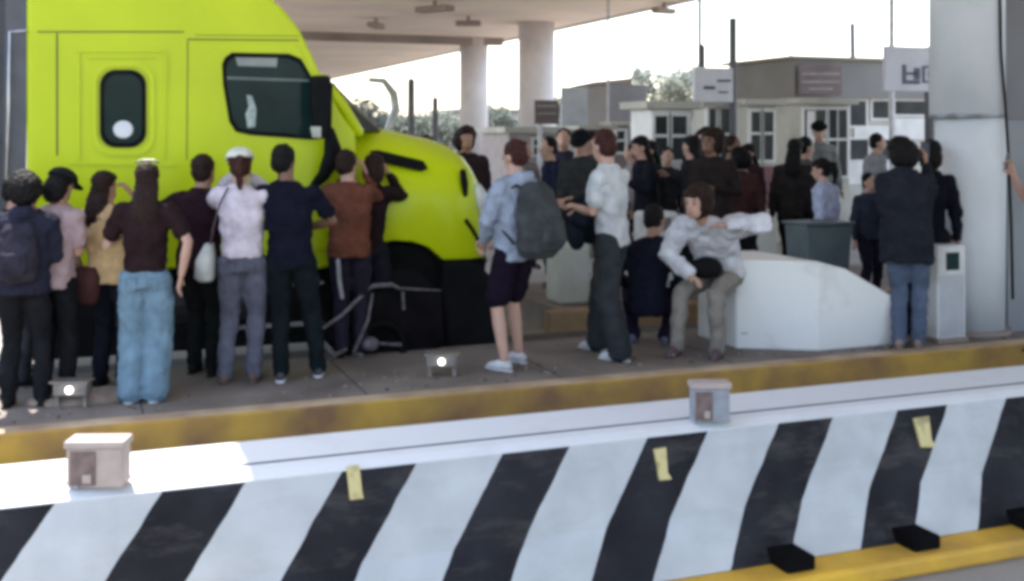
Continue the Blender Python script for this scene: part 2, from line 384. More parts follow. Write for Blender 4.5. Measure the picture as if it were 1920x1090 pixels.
# long building
PB = 20.
t = empty('toll_office', W(1560, 400, PB)); tag(t, 'long low toll office with grey fascia and white framed windows', 'building')
x0, x1, zb, zt = xz(1492, 1900, 186, 420, PB); DO = backp(1492, 1380, PB) - PB
boxo('wall', bc, (x0, x1, PB, PB + DO, -.2, zt), t)
x0, x1, zb, zt = xz(1490, 1905, 118, 186, PB)
boxo('fascia', bgl, (x0 - .1, x1, PB - .15, PB + DO + .1, zb, zt), t)
boxo('roof', beamm, (x0 - .25, x1, PB - .25, PB + DO + .2, zt + .002, zt + .07), t)
for (wx0, wx1, wy0, wy1), m_ in (((1502, 1575, 196, 330), dkg), ((1592, 1622, 190, 236), dkg), ((1634, 1664, 190, 222), dkg), ((1592, 1626, 262, 300), dkg),
                     ((1636, 1668, 262, 300), dkg), ((1676, 1735, 190, 215), dkg)):
    f_ = face('window', m_, (wx0, wx1, wy0, wy1), PB, t, .02)
    x0, x1, zb, zt = xz(wx0, wx1, wy0, wy1, PB)
    def frm(b, x0=x0, x1=x1, zb=zb, zt=zt):
        e = .05
        box(b, x0 - e, x0, PB - .04, PB + .01, zb - e, zt + e); box(b, x1, x1 + e, PB - .04, PB + .01, zb - e, zt + e)
        box(b, x0, x1, PB - .04, PB + .01, zb - e, zb); box(b, x0, x1, PB - .04, PB + .01, zt, zt + e)
    fr = one('frame', bw, frm); setparent(fr, t)
    fr.parent = f_; fr.matrix_parent_inverse = Matrix()
    f_.matrix_parent_inverse = Matrix.Translation(t.location).inverted(); fr.matrix_parent_inverse = Matrix()
for px in ((1506, 1520, 200, 320), (1600, 1668, 236, 262), (1676, 1735, 222, 262), (1590, 1670, 305, 345)):
    face('white_panel', bw, px, PB, t, .035, .03)
def sign(name, px, p, m, lab, lines=(), pole=None, marks=None, cat='sign', mm=None):
    x0, x1, zb, zt = xz(*px, p)
    t = empty(name, ((x0 + x1) / 2, p, zb)); tag(t, lab, cat)
    boxo('panel', m, (x0, x1, p - .03, p + .03, zb, zt), t, .01)
    if lines:
        def ln(b):
            for (lx0, lx1, ly, th) in lines:
                r = random.Random(int(lx0 + ly)); x = lx0
                while x < lx1 - 1.5:
                    w = r.uniform(2.5, 5.5); a_, b__, z0, z1 = xz(x, min(x + w, lx1), ly, ly + th, p)
                    box(b, a_, b__, p - .045, p - .031, z0, z1); x += w + 1.2
        one('lettering', mm or ink, ln, t)
    if marks:
        def mk(b):
            for mp_ in marks:
                a_, b__, z0, z1 = xz(*mp_, p); box(b, a_, b__, p - .045, p - .031, z0, z1)
        one('emblem', ink, mk, t)
    if pole:
        px_, y0_, y1_, rad, pm = pole
        q0, q1 = W(px_, y0_, p + .08), W(px_, y1_, p + .08)
        one('pole', pm, lambda b: cyl(b, q0.x, p + .08, max(-.219, q1.z), q0.z, rad, 12), t)
    return t
polem = mat('pole_dark', (.10, .10, .115), .6, metal=.2)
poleg = mat('pole_pale', (.5, .5, .53), .6)
sign('lane_sign', (1497, 1577, 122, 178), PB - .35, brn, 'brown lane sign with faint rows of lettering on the office fascia',
     lines=((1502, 1572, 137, 4), (1502, 1572, 152, 4), (1515, 1560, 165, 4)), mm=txt)
sign('toll_sign', (1657, 1758, 88, 172), 15., mat('sign_pale', (.50, .51, .57), .6, var=.08, scale=3, bump=.05), 'large pale sign with a dark emblem beside the round column',
     marks=((1690, 1696, 122, 158), (1696, 1716, 136, 141), (1712, 1722, 128, 150), (1696, 1722, 151, 158), (1727, 1731, 124, 156), (1731, 1752, 124, 128), (1731, 1752, 152, 156), (1738, 1746, 134, 146)),
     pole=(1743, 88, 420, .085, polem))
sign('information_sign', (1300, 1373, 127, 192), 14., mat('sign_white', (.60, .60, .66), .6, var=.08, bump=.05), 'white sign with short dark lines above the toll booth',
     lines=((1343, 1370, 150, 4),), marks=((1318, 1338, 162, 168), (1345, 1362, 172, 175)), pole=(1374, 34, 400, .055, polem))
sign('notice_sign', (1052, 1101, 164, 238), 18., mat('sign_grey', (.42, .43, .47), .6, var=.15, scale=3), 'pale grey square sign behind the man in the dark cap',
     marks=(), pole=(1064, 238, 400, .05, poleg))
sign('route_sign', (1002, 1047, 188, 233), 19., brn, 'small brown sign on the far booth behind the hoodie',
     lines=((1006, 1043, 197, 4), (1006, 1043, 212, 3)), mm=txt, pole=(1012, 233, 400, .05, poleg))
def booth(px, p, roofy, lab, lower=None, wins=(), dp=1.6, wallm=bw, base=-.2):
    xf = px[0] + (px[1] - px[0]) * .34; dp = backp(xf, px[0], p) - p
    x0, x1, zb, zt = xz(xf, px[1], px[2], px[3], p)
    t = empty('toll_booth', ((x0 + x1) / 2, p, base)); tag(t, lab, 'toll booth', 'toll booths between the lanes')
    boxo('wall', wallm, (x0, x1, p, p + dp, base, zt), t)
    boxo('roof', bc, (x0 - .12, x1 + .12, p - .12, p + dp + .12, zt + .002, zt + (zt - W((px[0] + px[1]) / 2, roofy, p).z) * -1 + .0), t, .01)
    for w in wins:
        if w[1] < xf + 6: continue
        w = (max(w[0], xf + 3), *w[1:])
        f_ = face('window', dkg, w, p, t, .012)
        m0 = (w[0] + w[1]) / 2
        x0w, x1w, zbw, ztw = xz(*w, p)
        def frm2(b, x0=x0w, x1=x1w, zb=zbw, zt=ztw, e=.045):
            box(b, x0 - e, x0, p - .04, p + .005, zb - e, zt + e); box(b, x1, x1 + e, p - .04, p + .005, zb - e, zt + e)
            box(b, x0, x1, p - .04, p + .005, zb - e, zb); box(b, x0, x1, p - .04, p + .005, zt, zt + e)
            zm = zt - (zt - zb) * .45; box(b, x0, x1, p - .035, p + .005, zm - .02, zm + .02)
        fr = one('frame', bw, frm2); fr.parent = f_; fr.matrix_parent_inverse = Matrix()
        if w[1] - w[0] > 30: face('mullion', wallm, (m0 - 1.5, m0 + 1.5, w[2], w[3]), p, t, .03)
    if lower: (face('lower_panel', lower, (xf + 1, px[1] - 2, 312, 392), p, t, .02), boxo('side_panel', lower, (x0 - .012, x0 + .01, p + .02, p + dp - .02, .3, 1.2), t))
    return t
booth((1183, 1292, 205, 400), 13.2, 190, 'white toll booth with grey windows behind the man in the white shirt', wins=((1226, 1250, 218, 300), (1258, 1286, 218, 300)))
booth((1300, 1368, 202, 400), 14.3, 192, 'toll booth with dark windows directly under the white sign', lower=bgm, wins=((1327, 1344, 204, 310), (1346, 1366, 204, 310)), wallm=bc)
booth((1376, 1456, 198, 400), 15.2, 186, 'toll booth with a maroon lower panel', lower=mar, wins=((1406, 1424, 210, 300), (1430, 1448, 210, 300)), wallm=bc)
booth((1456, 1592, 196, 400), 16.4, 184, 'cream framed glass toll booth with a pale curtain beside the brown sign', wins=((1506, 1546, 206, 330), (1552, 1586, 206, 330)), wallm=bc)
tb_ = boxo('curtain', bw, (W(1512, 0, 16.38).x, W(1526, 0, 16.38).x, 16.36, 16.378, W(0, 318, 16.38).z, W(1512, 208, 16.38).z)); tag(tb_, 'pale strip curtain in the window of the cream framed booth', 'curtain')
booth((1068, 1140, 244, 400), 16.2, 236, 'dark fronted narrow booth behind the black cap', wins=((1094, 1112, 252, 300), (1116, 1134, 252, 300)), wallm=bgl)
booth((905, 1050, 250, 400), 19.2, 238, 'distant pinkish white toll booth behind the hoodie', wins=((925, 960, 262, 290), (1000, 1030, 262, 290)), wallm=mat('booth_pink', (.34, .29, .29), .7, var=.1))
booth((1140, 1176, 236, 400), 17.5, 228, 'narrow brownish booth behind the dark haired man', wins=((1146, 1170, 246, 285),), wallm=mat('booth_brown', (.22, .17, .165), .7, var=.15))
# grey truck trailer far away
x0, x1, zb, zt = xz(1138, 1214, 158, 238, 27.)
t = empty('box_trailer', ((x0 + x1) / 2, 27, -.2)); tag(t, 'dull grey box trailer parked behind the booths', 'trailer')
boxo('body', mat('trailer_grey', (.20, .19, .20), .6, var=.15, scale=1), (x0, x1, 27, 29.4, .9, zt), t, .03)
one('roof_edge', beamm, lambda b: prism(b, [(x0 - .05, zt + .002), (x1 * .6 + x0 * .4, zt + .002), (x1 * .6 + x0 * .4, zt + .17), (x0 + .2, zt + .06)], 27, 29.4), t)
for s_ in (x0 + .7, x1 - .6):
    for yy in (27.05, 29.):
        one('wheel', blackrub, lambda b: tube(b, [(s_, yy, .28), (s_, yy + .3, .28)], .48, 20, cap=False), t)
boxo('chassis', beamm, (x0 + .3, x1 - .1, 27.5, 29, .55, .899), t)
# white block / base behind the squatting person
def blockb(name, px, p, m, lab, dp=.6, cat='concrete block', zb=None):
    xf = px[0] + (px[1] - px[0]) * .3; dp = backp(xf, px[0], p) - p
    x0, x1, z0, zt = xz(xf, *px[1:], p); z0 = z0 if zb is None else zb
    o = boxo(name, m, (x0, x1, p, p + dp, z0, zt), bevel=.04); tag(o, lab, cat); return o
blockb('concrete_plinth', (1186, 1274, 398, 480), 10.6, whitep, 'white concrete plinth between the white shirt and the seated man', zb=.051)
x0, x1, z0, zt = xz(1234, 1256, 408, 432, 10.6)
tp = boxo('switch_box', bgm, (x0, x1, 10.57, 10.598, z0, zt), bevel=.005); tag(tp, 'small grey switch box on the white plinth', 'switch box')
blockb('pale_block', (1022, 1108, 458, 570), 10.25, mat('pale_green', (.40, .42, .34), .7, col2=(.5, .5, .5), scale=4), 'pale greenish block on the brown kerbed island', dp=1.2, zb=.051)
# bin
q = W(1512, 500, 8.9); x0, x1, z0, zt = xz(1470, 1556, 412, 600, 8.72)
t = empty('waste_bin', ((x0 + x1) / 2, 8.4, 0)); tag(t, 'dark teal waste bin behind the white block', 'bin')
xm = (x0 + x1) / 2; hw = (x1 - x0) / 2
def binb(b):
    lo = [b.verts.new((xm + sx * hw * .85, 8.55 + sy, .05)) for sx, sy in ((-1, -.12), (1, -.12), (1, .12), (-1, .12))]
    hi = [b.verts.new((xm + sx * hw, 8.55 + sy, zt - .03)) for sx, sy in ((-1, -.17), (1, -.17), (1, .17), (-1, .17))]
    b.faces.new(lo[::-1]); b.faces.new(hi)
    for i in range(4): b.faces.new((lo[i], lo[(i + 1) % 4], hi[(i + 1) % 4], hi[i]))
binm = mat('bin_teal', (.055, .075, .085), .5, var=.2)
one('body', binm, binb, t, bevel=.02)
boxo('rim', binm, (xm - hw - .02, xm + hw + .02, 8.36, 8.74, zt - .028, zt), t, .01)
boxo('foot', blackrub, (xm - hw * .8, xm + hw * .8, 8.45, 8.65, .0, .049), t)
# poles
def pole(px, y0, p, r, m, lab, name='pole', lean=0):
    q = W(px, y0, p); b = BM()
    tube(b, [(q.x + lean, p, -.21), (q.x, p, q.z)], r, 10)
    o = newobj(name, b, m, smooth=True); tag(o, lab, 'pole'); return o
pole(1598, 46, 25., .07, polem, 'short dark pole rising above the office roof', lean=.1)
pole(1312, -60, 17., .035, mat('pole_palegreen', (.45, .47, .45), .6), 'thin pale pole rising out of frame beside the white sign')
pole(1672, -60, 17.5, .05, poleg, 'thin pale pole rising out of frame above the emblem sign')
pole(1140, -20, 24., .03, poleg, 'faint thin pole against the white sky past the columns')
pole(1316, 88, 15., .05, polem, 'short dark pole stub between the trees and the white sign')
pole(771, 152, 34., .12, polem, 'taller dark pole in the haze beyond the truck hood')
pole(816, 186, 36., .1, polem, 'shorter dark pole in the haze beyond the truck hood')
# faint street lamps
def lamp(px, ytop, p, lab, arm=1.2, r=.05):
    q = W(px, ytop, p); t = empty('street_lamp', (q.x, p, -.21)); tag(t, lab, 'street lamp')
    one('post', poleg, lambda b: tube(b, [(q.x, p, -.21), (q.x, p, q.z - .4), (q.x + arm * .3, p, q.z - .08), (q.x + arm, p, q.z)], [r * 1.4, r, r * .8, r * .6], 10), t, smooth=True)
    one('lamp_head', poleg, lambda b: ell(b, (q.x + arm + .15, p, q.z), (.3, .1, .06)), t, smooth=True)
lamp(1482, 70, 60., 'faint distant street lamp against the sky above the office', 1.6)
# ---------------------------------------------------------------- trees
def leafmat(name, col): return mat(name, col, .8, var=.35, scale=2.5, bump=0)
def tree(px, ybase, ytop, p, rpx, m, lab, seed, n=1500):
    r = random.Random(seed); q = W(px, ytop, p); z = q.y / (c - sn * (px - 960) / F); R = rpx * z / F
    h = q.z; t = empty('tree', (q.x, p, -.21)); tag(t, lab, 'tree', 'trees beyond the toll plaza')
    def trunk(b):
        tube(b, [(q.x, p, -.21), (q.x + .1, p, h * .35), (q.x, p, h * .6)], [R * .1, R * .07, R * .05], 8)
        for k in range(5):
            a = k * 1.3; tube(b, [(q.x, p, h * .35), (q.x + math.cos(a) * R * .5, p + math.sin(a) * R * .5, h * .7)], [R * .05, R * .02], 6)
    one('trunk', mat('bark', (.1, .08, .06), .9), trunk, t)
    lobes = [(Vector((q.x + r.uniform(-.65, .65) * R, p + r.uniform(-.6, .6) * R, h - R * .55 + r.uniform(-.6, .22) * R)), R * r.uniform(.28, .5)) for _ in range(11)]
    def crown(b):
        for _ in range(n):
            cc, rr = r.choice(lobes)
            d = Vector((r.gauss(0, 1), r.gauss(0, 1), r.gauss(0, 1))).normalized() * rr * r.uniform(.55, 1.05)
            o = cc + d; s = R * r.uniform(.04, .09)
            a1 = Vector((r.gauss(0, 1), r.gauss(0, 1), r.gauss(0, 1))).normalized() * s; a2 = a1.orthogonal().normalized() * s * .7
            b.faces.new([b.verts.new(o + v) for v in (a1, a2, -a1, -a2)])
    one('crown', m, crown, t)
hz1 = leafmat('leaf_olive', (.10, .105, .07)); hz2 = leafmat('leaf_hazy_grey', (.13, .15, .115)); hz3 = leafmat('leaf_hazy_pale', (.16, .18, .15))  # leaf colours greyed to paint in the distance haze
tree(1232, 250, 120, 46., 55, hz3, 'pale round tree behind the grey trailer', 1)
tree(1290, 250, 112, 52., 50, hz3, 'pale tree touching the white sign', 2)
tree(1262, 250, 148, 38., 48, hz1, 'olive spreading tree just right of the grey trailer', 3)
tree(765, 250, 205, 62., 55, hz2, 'low grey green tree beyond the truck hood, under the tall dark pole', 4)
tree(835, 250, 206, 66., 60, hz2, 'low grey green tree left of the thinner column', 5)
tree(930, 250, 192, 58., 45, hz2, 'grey green tree seen between the two round columns', 6)
tree(695, 250, 180, 60., 45, hz3, 'pale tree seen over the truck hood beside the windscreen', 8)
tree(1075, 250, 175, 70., 60, hz3, 'pale tree far behind the grey square sign', 9)
# far low wall and buildings
def shed(px, p, m, lab, dp=5):
    x0, x1, zb, zt = xz(*px, p); t = empty('far_building', ((x0 + x1) / 2, p, -.21)); tag(t, lab, 'building', 'far buildings beyond the plaza')
    boxo('wall', m, (x0, x1, p, p + dp, -.21, zt), t); boxo('roof', bgl, (x0 - .3, x1 + .3, p - .3, p + dp + .3, zt + .002, zt + .25), t)
    n = int((x1 - x0) // 2.4)
    for i in range(n):
        xx = x0 + 1 + i * 2.4; boxo('window', dkg, (xx, xx + 1.1, p - .03, p + .02, max(.8, zt - 1.5), zt - .5), t)
shed((860, 1060, 212, 255), 75., bc, 'cream low building far behind the columns')
shed((560, 880, 225, 255), 80., mat('far_green', (.25, .27, .24), .8), 'long grey green building low on the horizon past the truck')
shed((1060, 1300, 205, 255), 85., bgl, 'grey low building far behind the trailer')
shed((1900, 2400, 150, 255), 60., bgl, 'grey building beyond the wall at the frame edge')
# ---------------------------------------------------------------- truck
PT = 9.1
yel = mat('truck_yellow', (.47, .56, .004), .32, var=.09, scale=1.1, bump=.03, spec=.28, detail=7)
yel2 = mat('truck_yellow_shadow_gap', (.10, .13, .01), .6, var=.1, bump=0)
blk = mat('truck_black', (.008, .008, .009), .7, var=.4, bump=.1, spec=.06)
tyre = mat('tyre', (.007, .007, .007), .95, spec=.05, bump=.4, scale=20)
rimm = mat('rim_metal', (.010, .010, .011), .8, spec=.05)
gry = mat('truck_grey', (.07, .07, .085), .5, var=.2)
glass = glass_mat('truck_glass', (.008, .022, .022), .12)
chrome = mat('chrome', (.4, .4, .42), .25, metal=.9, bump=0)
t = empty('semi_truck', (1.4, PT + 1.2, -.15)); TR = t
tag(t, 'bright lime yellow sleeper cab truck with black bumper stopped behind the crowd', 'truck')
def T(x, y, p=PT): v = W(x, y, p); return (v.x, v.z)
WD = 2.4
def cabside(b):
    out = [(50, 505), (50, -262), (120, -290), (260, -270), (400, -150), (500, -12), (532, 18), (560, 52), (584, 100), (606, 150), (640, 212), (668, 250), (668, 490), (600, 505)]
    pts = [T(*q) for q in out]
    # side plane, then shoulder inset to round the long edges
    cx_ = sum(p[0] for p in pts) / len(pts); cz_ = sum(p[1] for p in pts) / len(pts)
    def ring(y, k, dz): return [b.verts.new((cx_ + (x - cx_) * k, y, cz_ + (z - cz_) * k if z > 1.7 else z)) for x, z in pts]
    rs = [ring(PT + .0, .992, 0), ring(PT + .03, 1.0, 0), ring(PT + .5, 1.003, 0), ring(PT + WD - .5, 1.003, 0), ring(PT + WD - .03, 1., 0), ring(PT + WD, .992, 0)]
    n = len(pts)
    for a, d in zip(rs, rs[1:]):
        for i in range(n): b.faces.new((a[i], d[i], d[(i + 1) % n], a[(i + 1) % n]))
    b.faces.new(rs[0]); b.faces.new(rs[-1][::-1])
one('cab_body', yel, cabside, t, bevel=.02)
def rrect(x0, x1, y0, y1, r, n=6, p=PT):
    o = []
    for cx0, cy0, a0 in ((x1 - r, y0 + r, -90), (x1 - r, y1 - r, 0), (x0 + r, y1 - r, 90), (x0 + r, y0 + r, 180)):
        for k in range(n + 1):
            a = math.radians(a0 + 90 * k / n); o.append(T(cx0 + r * math.cos(a), cy0 + r * math.sin(a), p))
    return o
def plate(name, pts, m, d0, d1, par=None, bevel=0., p=PT):
    return one(name, m, lambda b: prism(b, pts, p - d0, p + d1), par or t, bevel=bevel)
def ringplate(name, outer, inner, m, d, par=None, p=PT):
    def fn(b):
        n = len(outer)
        ao = [b.verts.new((x, p - d, z)) for x, z in outer]; ai = [b.verts.new((x, p - d, z)) for x, z in inner]
        bo_ = [b.verts.new((x, p + .02, z)) for x, z in outer]; bi = [b.verts.new((x, p + .02, z)) for x, z in inner]
        for i in range(n):
            j = (i + 1) % n
            b.faces.new((ao[i], ao[j], ai[j], ai[i])); b.faces.new((ao[i], bo_[i], bo_[j], ao[j])); b.faces.new((ai[i], ai[j], bi[j], bi[i])); b.faces.new((bo_[i], bi[i], bi[j], bo_[j]))
    return one(name, m, fn, par or t)
# panel gaps and ridges
def strip(x0, y0, x1, y1, w, d=.003):
    (ax, az), (bx, bz) = T(x0, y0), T(x1, y1); dx, dz = bx - ax, bz - az; L_ = math.hypot(dx, dz); nx, nz_ = -dz / L_ * w / 2, dx / L_ * w / 2
    return [(ax + nx, az + nz_), (bx + nx, bz + nz_), (bx - nx, bz - nz_), (ax - nx, az - nz_)]
def lineso(name, m, segs, d):
    def fn(b):
        for s_ in segs: prism(b, strip(*s_), PT - d, PT + .01)
    return one(name, m, fn, t)
lineso('panel_gap', yel2, [(70, 60, 345, 60, .012), (107, 63, 107, 292, .014), (352, 74, 560, 76, .013), (352, 74, 350, 300, .008), (365, 66, 560, 68, .006)], .003)
lineso('body_ridge', yel, [(140, 95, 310, 95, .03), (146, 100, 146, 300, .03), (165, 108, 290, 108, .018), (312, 98, 306, 300, .02), (128, 306, 330, 310, .02)], .014)
# sleeper window
sw = plate('sleeper_window', rrect(193, 268, 138, 270, 26), glass, .012, .02)
ringplate('gasket', rrect(187, 274, 131, 277, 30), rrect(195, 266, 140, 268, 25), blk, .02)
one('sticker', mat('sticker_white', (.7, .72, .75), .5, bump=0), lambda b: (lambda q: ell(b, (q.x, PT - .013, q.z), (.075, .004, .068)))(W(231, 243, PT)), t, smooth=True)
ringplate('window_surround', rrect(172, 290, 116, 292, 38), rrect(181, 281, 125, 283, 33), yel, .016)
# door with its window
dw_pts = [(424, 112), (436, 103), (540, 105), (562, 114), (583, 150), (592, 170), (596, 256), (580, 258), (470, 250), (444, 244), (432, 226), (421, 160), (419, 124)]
inn = [(x + (505 - x) * .045, y + (180 - y) * .06) for x, y in dw_pts]
outr = [(x + (505 - x) * -.035, y + (180 - y) * -.05) for x, y in dw_pts]
door = plate('door', [T(*q) for q in ((356, 80), (556, 82), (600, 158), (648, 262), (648, 470), (360, 470))], yel, .009, .02, bevel=.006)
plate('door_window', [T(*q) for q in dw_pts], glass, .013, .02)
ringplate('door_gasket', [T(*q) for q in outr], [T(*q) for q in inn], blk, .022)
# things glimpsed through the door glass
grn = mat('cab_interior', (.10, .13, .13), .6, var=.4, scale=6)
plate('sun_visor', [T(*q) for q in ((440, 106), (520, 108), (518, 126), (446, 124))], mat('visor_grey', (.25, .27, .26), .6), .015, .01)
plate('glass_trim', [T(*q) for q in ((425, 144), (590, 150), (590, 154), (425, 149))], mat('trim_grey', (.12, .14, .14), .5), .016, .01)
plate('hanging_tag', [T(*q) for q in ((462, 178), (472, 180), (480, 205), (478, 238), (464, 240), (460, 214), (466, 200))], mat('tag_pale', (.32, .38, .36), .6, var=.3, scale=20), .016, .01)
plate('door_handle', [T(*q) for q in ((372, 300), (398, 300), (398, 312), (372, 312))], blk, .035, .01, bevel=.006)
# windscreen, lying between the pillars
def wind(b):
    a0, a1 = T(612, 158), T(672, 246)
    pts = [(a0[0] + .012, PT + .06, a0[1]), (a1[0] + .02, PT + .06, a1[1]), (a1[0] + .32, PT + .5, a1[1] + .0), (a1[0] + .40, PT + 1.2, a1[1] + .01), (a1[0] + .32, PT + 1.9, a1[1]), (a1[0] + .02, PT + 2.34, a1[1]),
           (a0[0] + .012, PT + 2.34, a0[1]), (a0[0] + .2, PT + 1.9, a0[1]), (a0[0] + .25, PT + 1.2, a0[1]), (a0[0] + .2, PT + .5, a0[1])]
    v = [b.verts.new(q) for q in pts]
    w_ = [b.verts.new((q[0] - .25, q[1], q[2])) for q in pts]
    for quad in ((0, 1, 2, 9), (9, 2, 3, 8), (8, 3, 4, 7), (7, 4, 5, 6)): b.faces.new([v[i] for i in quad]); b.faces.new([w_[i] for i in quad[::-1]])
    for i in range(10): b.faces.new((v[i], v[(i + 1) % 10], w_[(i + 1) % 10], w_[i]))
one('windscreen', glass, wind, t)
def apil(b):
    a0, a1 = T(604, 146), T(676, 250)
    tube(b, [(a0[0], PT + .04, a0[1]), ((a0[0] + a1[0]) / 2 + .02, PT + .03, (a0[1] + a1[1]) / 2), (a1[0], PT + .05, a1[1])], .045, 10)
one('pillar_trim', yel, apil, t, smooth=True)
one('wiper_cowl', blk, lambda b: tube(b, [(T(632, 158)[0] + .02, PT + .3, T(632, 158)[1]), (T(656, 196)[0] + .02, PT + .3, T(656, 196)[1]), (T(678, 240)[0] + .06, PT + .3, T(678, 240)[1])], .035, 8), t, smooth=True)
# hood: lofted along its length
st = [  # px x, top-centre y, shoulder y, fender side inset, arch/bottom y
    (640, 246, 318, .0, 476), (672, 250, 318, .0, 468), (700, 256, 318, -.02, 458), (735, 262, 318, -.05, 450), (770, 268, 318, -.06, 452), (800, 274, 316, -.06, 462), (828, 281, 318, -.05, 486),
(852, 286, 320, -.03, 486), (880, 294, 328, .0, 486), (900, 305, 338, .07, 486), (914, 322, 356, .13, 486), (922, 350, 384, .2, 487), (923, 352, 386, .21, 487)]
def hood(b):
    rings = []
    for x, yt, ys, ins, yb in st:
        X = T(x, 300)[0]; zt = T(x, yt)[1] + .09; zs = T(x, ys)[1]; zb = T(x, yb)[1]; cy_ = PT + WD / 2; w = WD / 2 - ins
        prof_ = [(-w, zb), (-w - .012, zb + .03), (-w - .03, (zb + zs) / 2), (-w + .02, zs - .05), (-w + .07, zs + .02), (-w + .22, zs + (zt - zs) * .45), (-w + .40, zt - .06), (-w + .62, zt - .01), (-w * .2, zt + .03)]
        full = prof_ + [(-y, z) for y, z in prof_[::-1]]
        rings.append([b.verts.new((X, cy_ + y, z)) for y, z in full])
    n = len(rings[0])
    for a, d in zip(rings, rings[1:]):
        for i in range(n - 1): b.faces.new((a[i], a[i + 1], d[i + 1], d[i]))
        b.faces.new((a[n - 1], a[0], d[0], d[n - 1]))
    b.faces.new(rings[0]); b.faces.new(rings[-1][::-1])
ho = one('hood', yel, hood, t, smooth=False, bevel=.03)
for f in ho.data.polygons: f.use_smooth = True
ho.modifiers['bevel'].segments = 3; ho.modifiers['bevel'].angle_limit = .5

def vent(b):
    P_ = [T(*q) for q in ((703, 284), (716, 282), (795, 302), (799, 316), (785, 321), (712, 303))]
    a = [b.verts.new((x, PT - .085 + (z - 1.45) * 1.05, z)) for x, z in P_]; d = [b.verts.new((v.co.x, v.co.y + .35, v.co.z)) for v in a]
    b.faces.new(a); b.faces.new(d[::-1])
    for i in range(6): b.faces.new((a[i], d[i], d[(i + 1) % 6], a[(i + 1) % 6]))
one('hood_vent', blk, vent, t)
one('hood_marker', blk, lambda b: tube(b, [W(868, 322, PT - .02), W(871, 345, PT - .035), W(873, 366, PT - .02)], [.03, .035, .02], 8, squash=.6), t, smooth=True)
one('hood_latch', blk, lambda b: tube(b, [W(874, 414, PT - .04), W(886, 432, PT - .01), W(898, 452, PT + .04)], [.02, .02, .015], 8), t, smooth=True)
one('headlight', mat('lamp_clear', (.5, .52, .5), .2, spec=.8, bump=0), lambda b: tube(b, [W(893, 352, PT + .10), W(904, 380, PT + .11), W(910, 420, PT + .14)], [.05, .09, .06], 12), t, smooth=True)
one('fender_trim', blk, lambda b: tube(b, [W(822, 489, PT - .01), W(870, 489, PT - .0), W(903, 489, PT + .06), W(910, 489, PT + .5)], [.022, .022, .022, .02], 8), t, smooth=True)
# grille and bumper
gx = T(909, 400)[0]
one('grille', blk, lambda b: [box(b, gx - .02, gx + .03, PT + .55, PT + 1.85, .62 + k * .09, .665 + k * .09) for k in range(9)], t)
def bump(b):
    P_ = [(828, 492), (900, 494), (922, 520), (930, 580), (932, 650), (918, 684), (850, 690), (836, 660)]
    pts = [T(x, y, PT - .1) for x, y in P_]; pts = [(x, max(z, -.12)) for x, z in pts]
    a = [b.verts.new((x, PT - .1 + .0, z)) for x, z in pts]; d = [b.verts.new((x + .12 * (x > T(890, 0)[0]), PT + WD + .1, z)) for x, z in pts]
    b.faces.new(a); b.faces.new(d[::-1]); n = len(pts)
    for i in range(n): b.faces.new((a[i], d[i], d[(i + 1) % n], a[(i + 1) % n]))
one('bumper', mat('bumper_black', (.008, .008, .009), .8, var=.4, scale=3, bump=.15, spec=.05), bump, t, bevel=.05)
# wheels
def wheel(s, p, r, w, lab=None):
    zc = -.148 + r
    ty = one('wheel', tyre, lambda b: tube(b, [(s, p, zc), (s, p + .03, zc), (s, p + w - .03, zc), (s, p + w, zc)], [r * .93, r, r, r * .93], 32, cap=False), t, smooth=False, bevel=.01)
    rm = one('rim', rimm, lambda b: (tube(b, [(s, p - .012, zc), (s, p + .02, zc)], [r * .55, r * .6], 24, cap=False), tube(b, [(s, p - .06, zc), (s, p - .01, zc)], [r * .16, r * .25], 16, cap=False)), None)
    rm.parent = ty
wheel(T(757, 500)[0], PT + .04, .5, .3); wheel(T(757, 500)[0], PT + WD - .34, .5, .3)
for s_ in (-1.5,):
    wheel(s_, PT + .04, .5, .5); wheel(s_, PT + WD - .54, .5, .5)
sA, sB = T(60, 0)[0], T(665, 0)[0]
boxo('frame_rail', blk, (-3.2, T(830, 0)[0], PT + .7, PT + 1.7, .35, .7), t)
one('fuel_tank', mat('tank', (.05, .05, .055), .4, metal=.6), lambda b: tube(b, [(sA + .5, PT + .35, .42), (sA + 1.7, PT + .35, .42)], .29, 24, cap=False), t, smooth=False, bevel=.03)
for k in range(2):
    one('step', chrome, lambda b: box(b, T(430, 0)[0], T(610, 0)[0], PT + .04, PT + .3, .2 + k * .33, .235 + k * .33), t)
boxo('skirt', blk, (sA, T(650, 0)[0], PT + .1, PT + .16, .05, T(300, 505)[1] - .002), t)
# side extender behind the cab
plate('side_extender', [T(*q) for q in ((6, 352), (14, -230), (54, -240), (48, 352))], gry, -.03, .09)
one('grab_rail', chrome, lambda b: tube(b, [W(12, 352, PT - .02), W(16, 200, PT - .02), W(18, 60, PT - .02), (W(50, 58, PT - .02))], .012, 8), t, smooth=True)
boxo('exhaust_stack', gry, (T(30, 0)[0] - .15, T(30, 0)[0], PT + .3, PT + .5, .5, 3.3), t, .05)
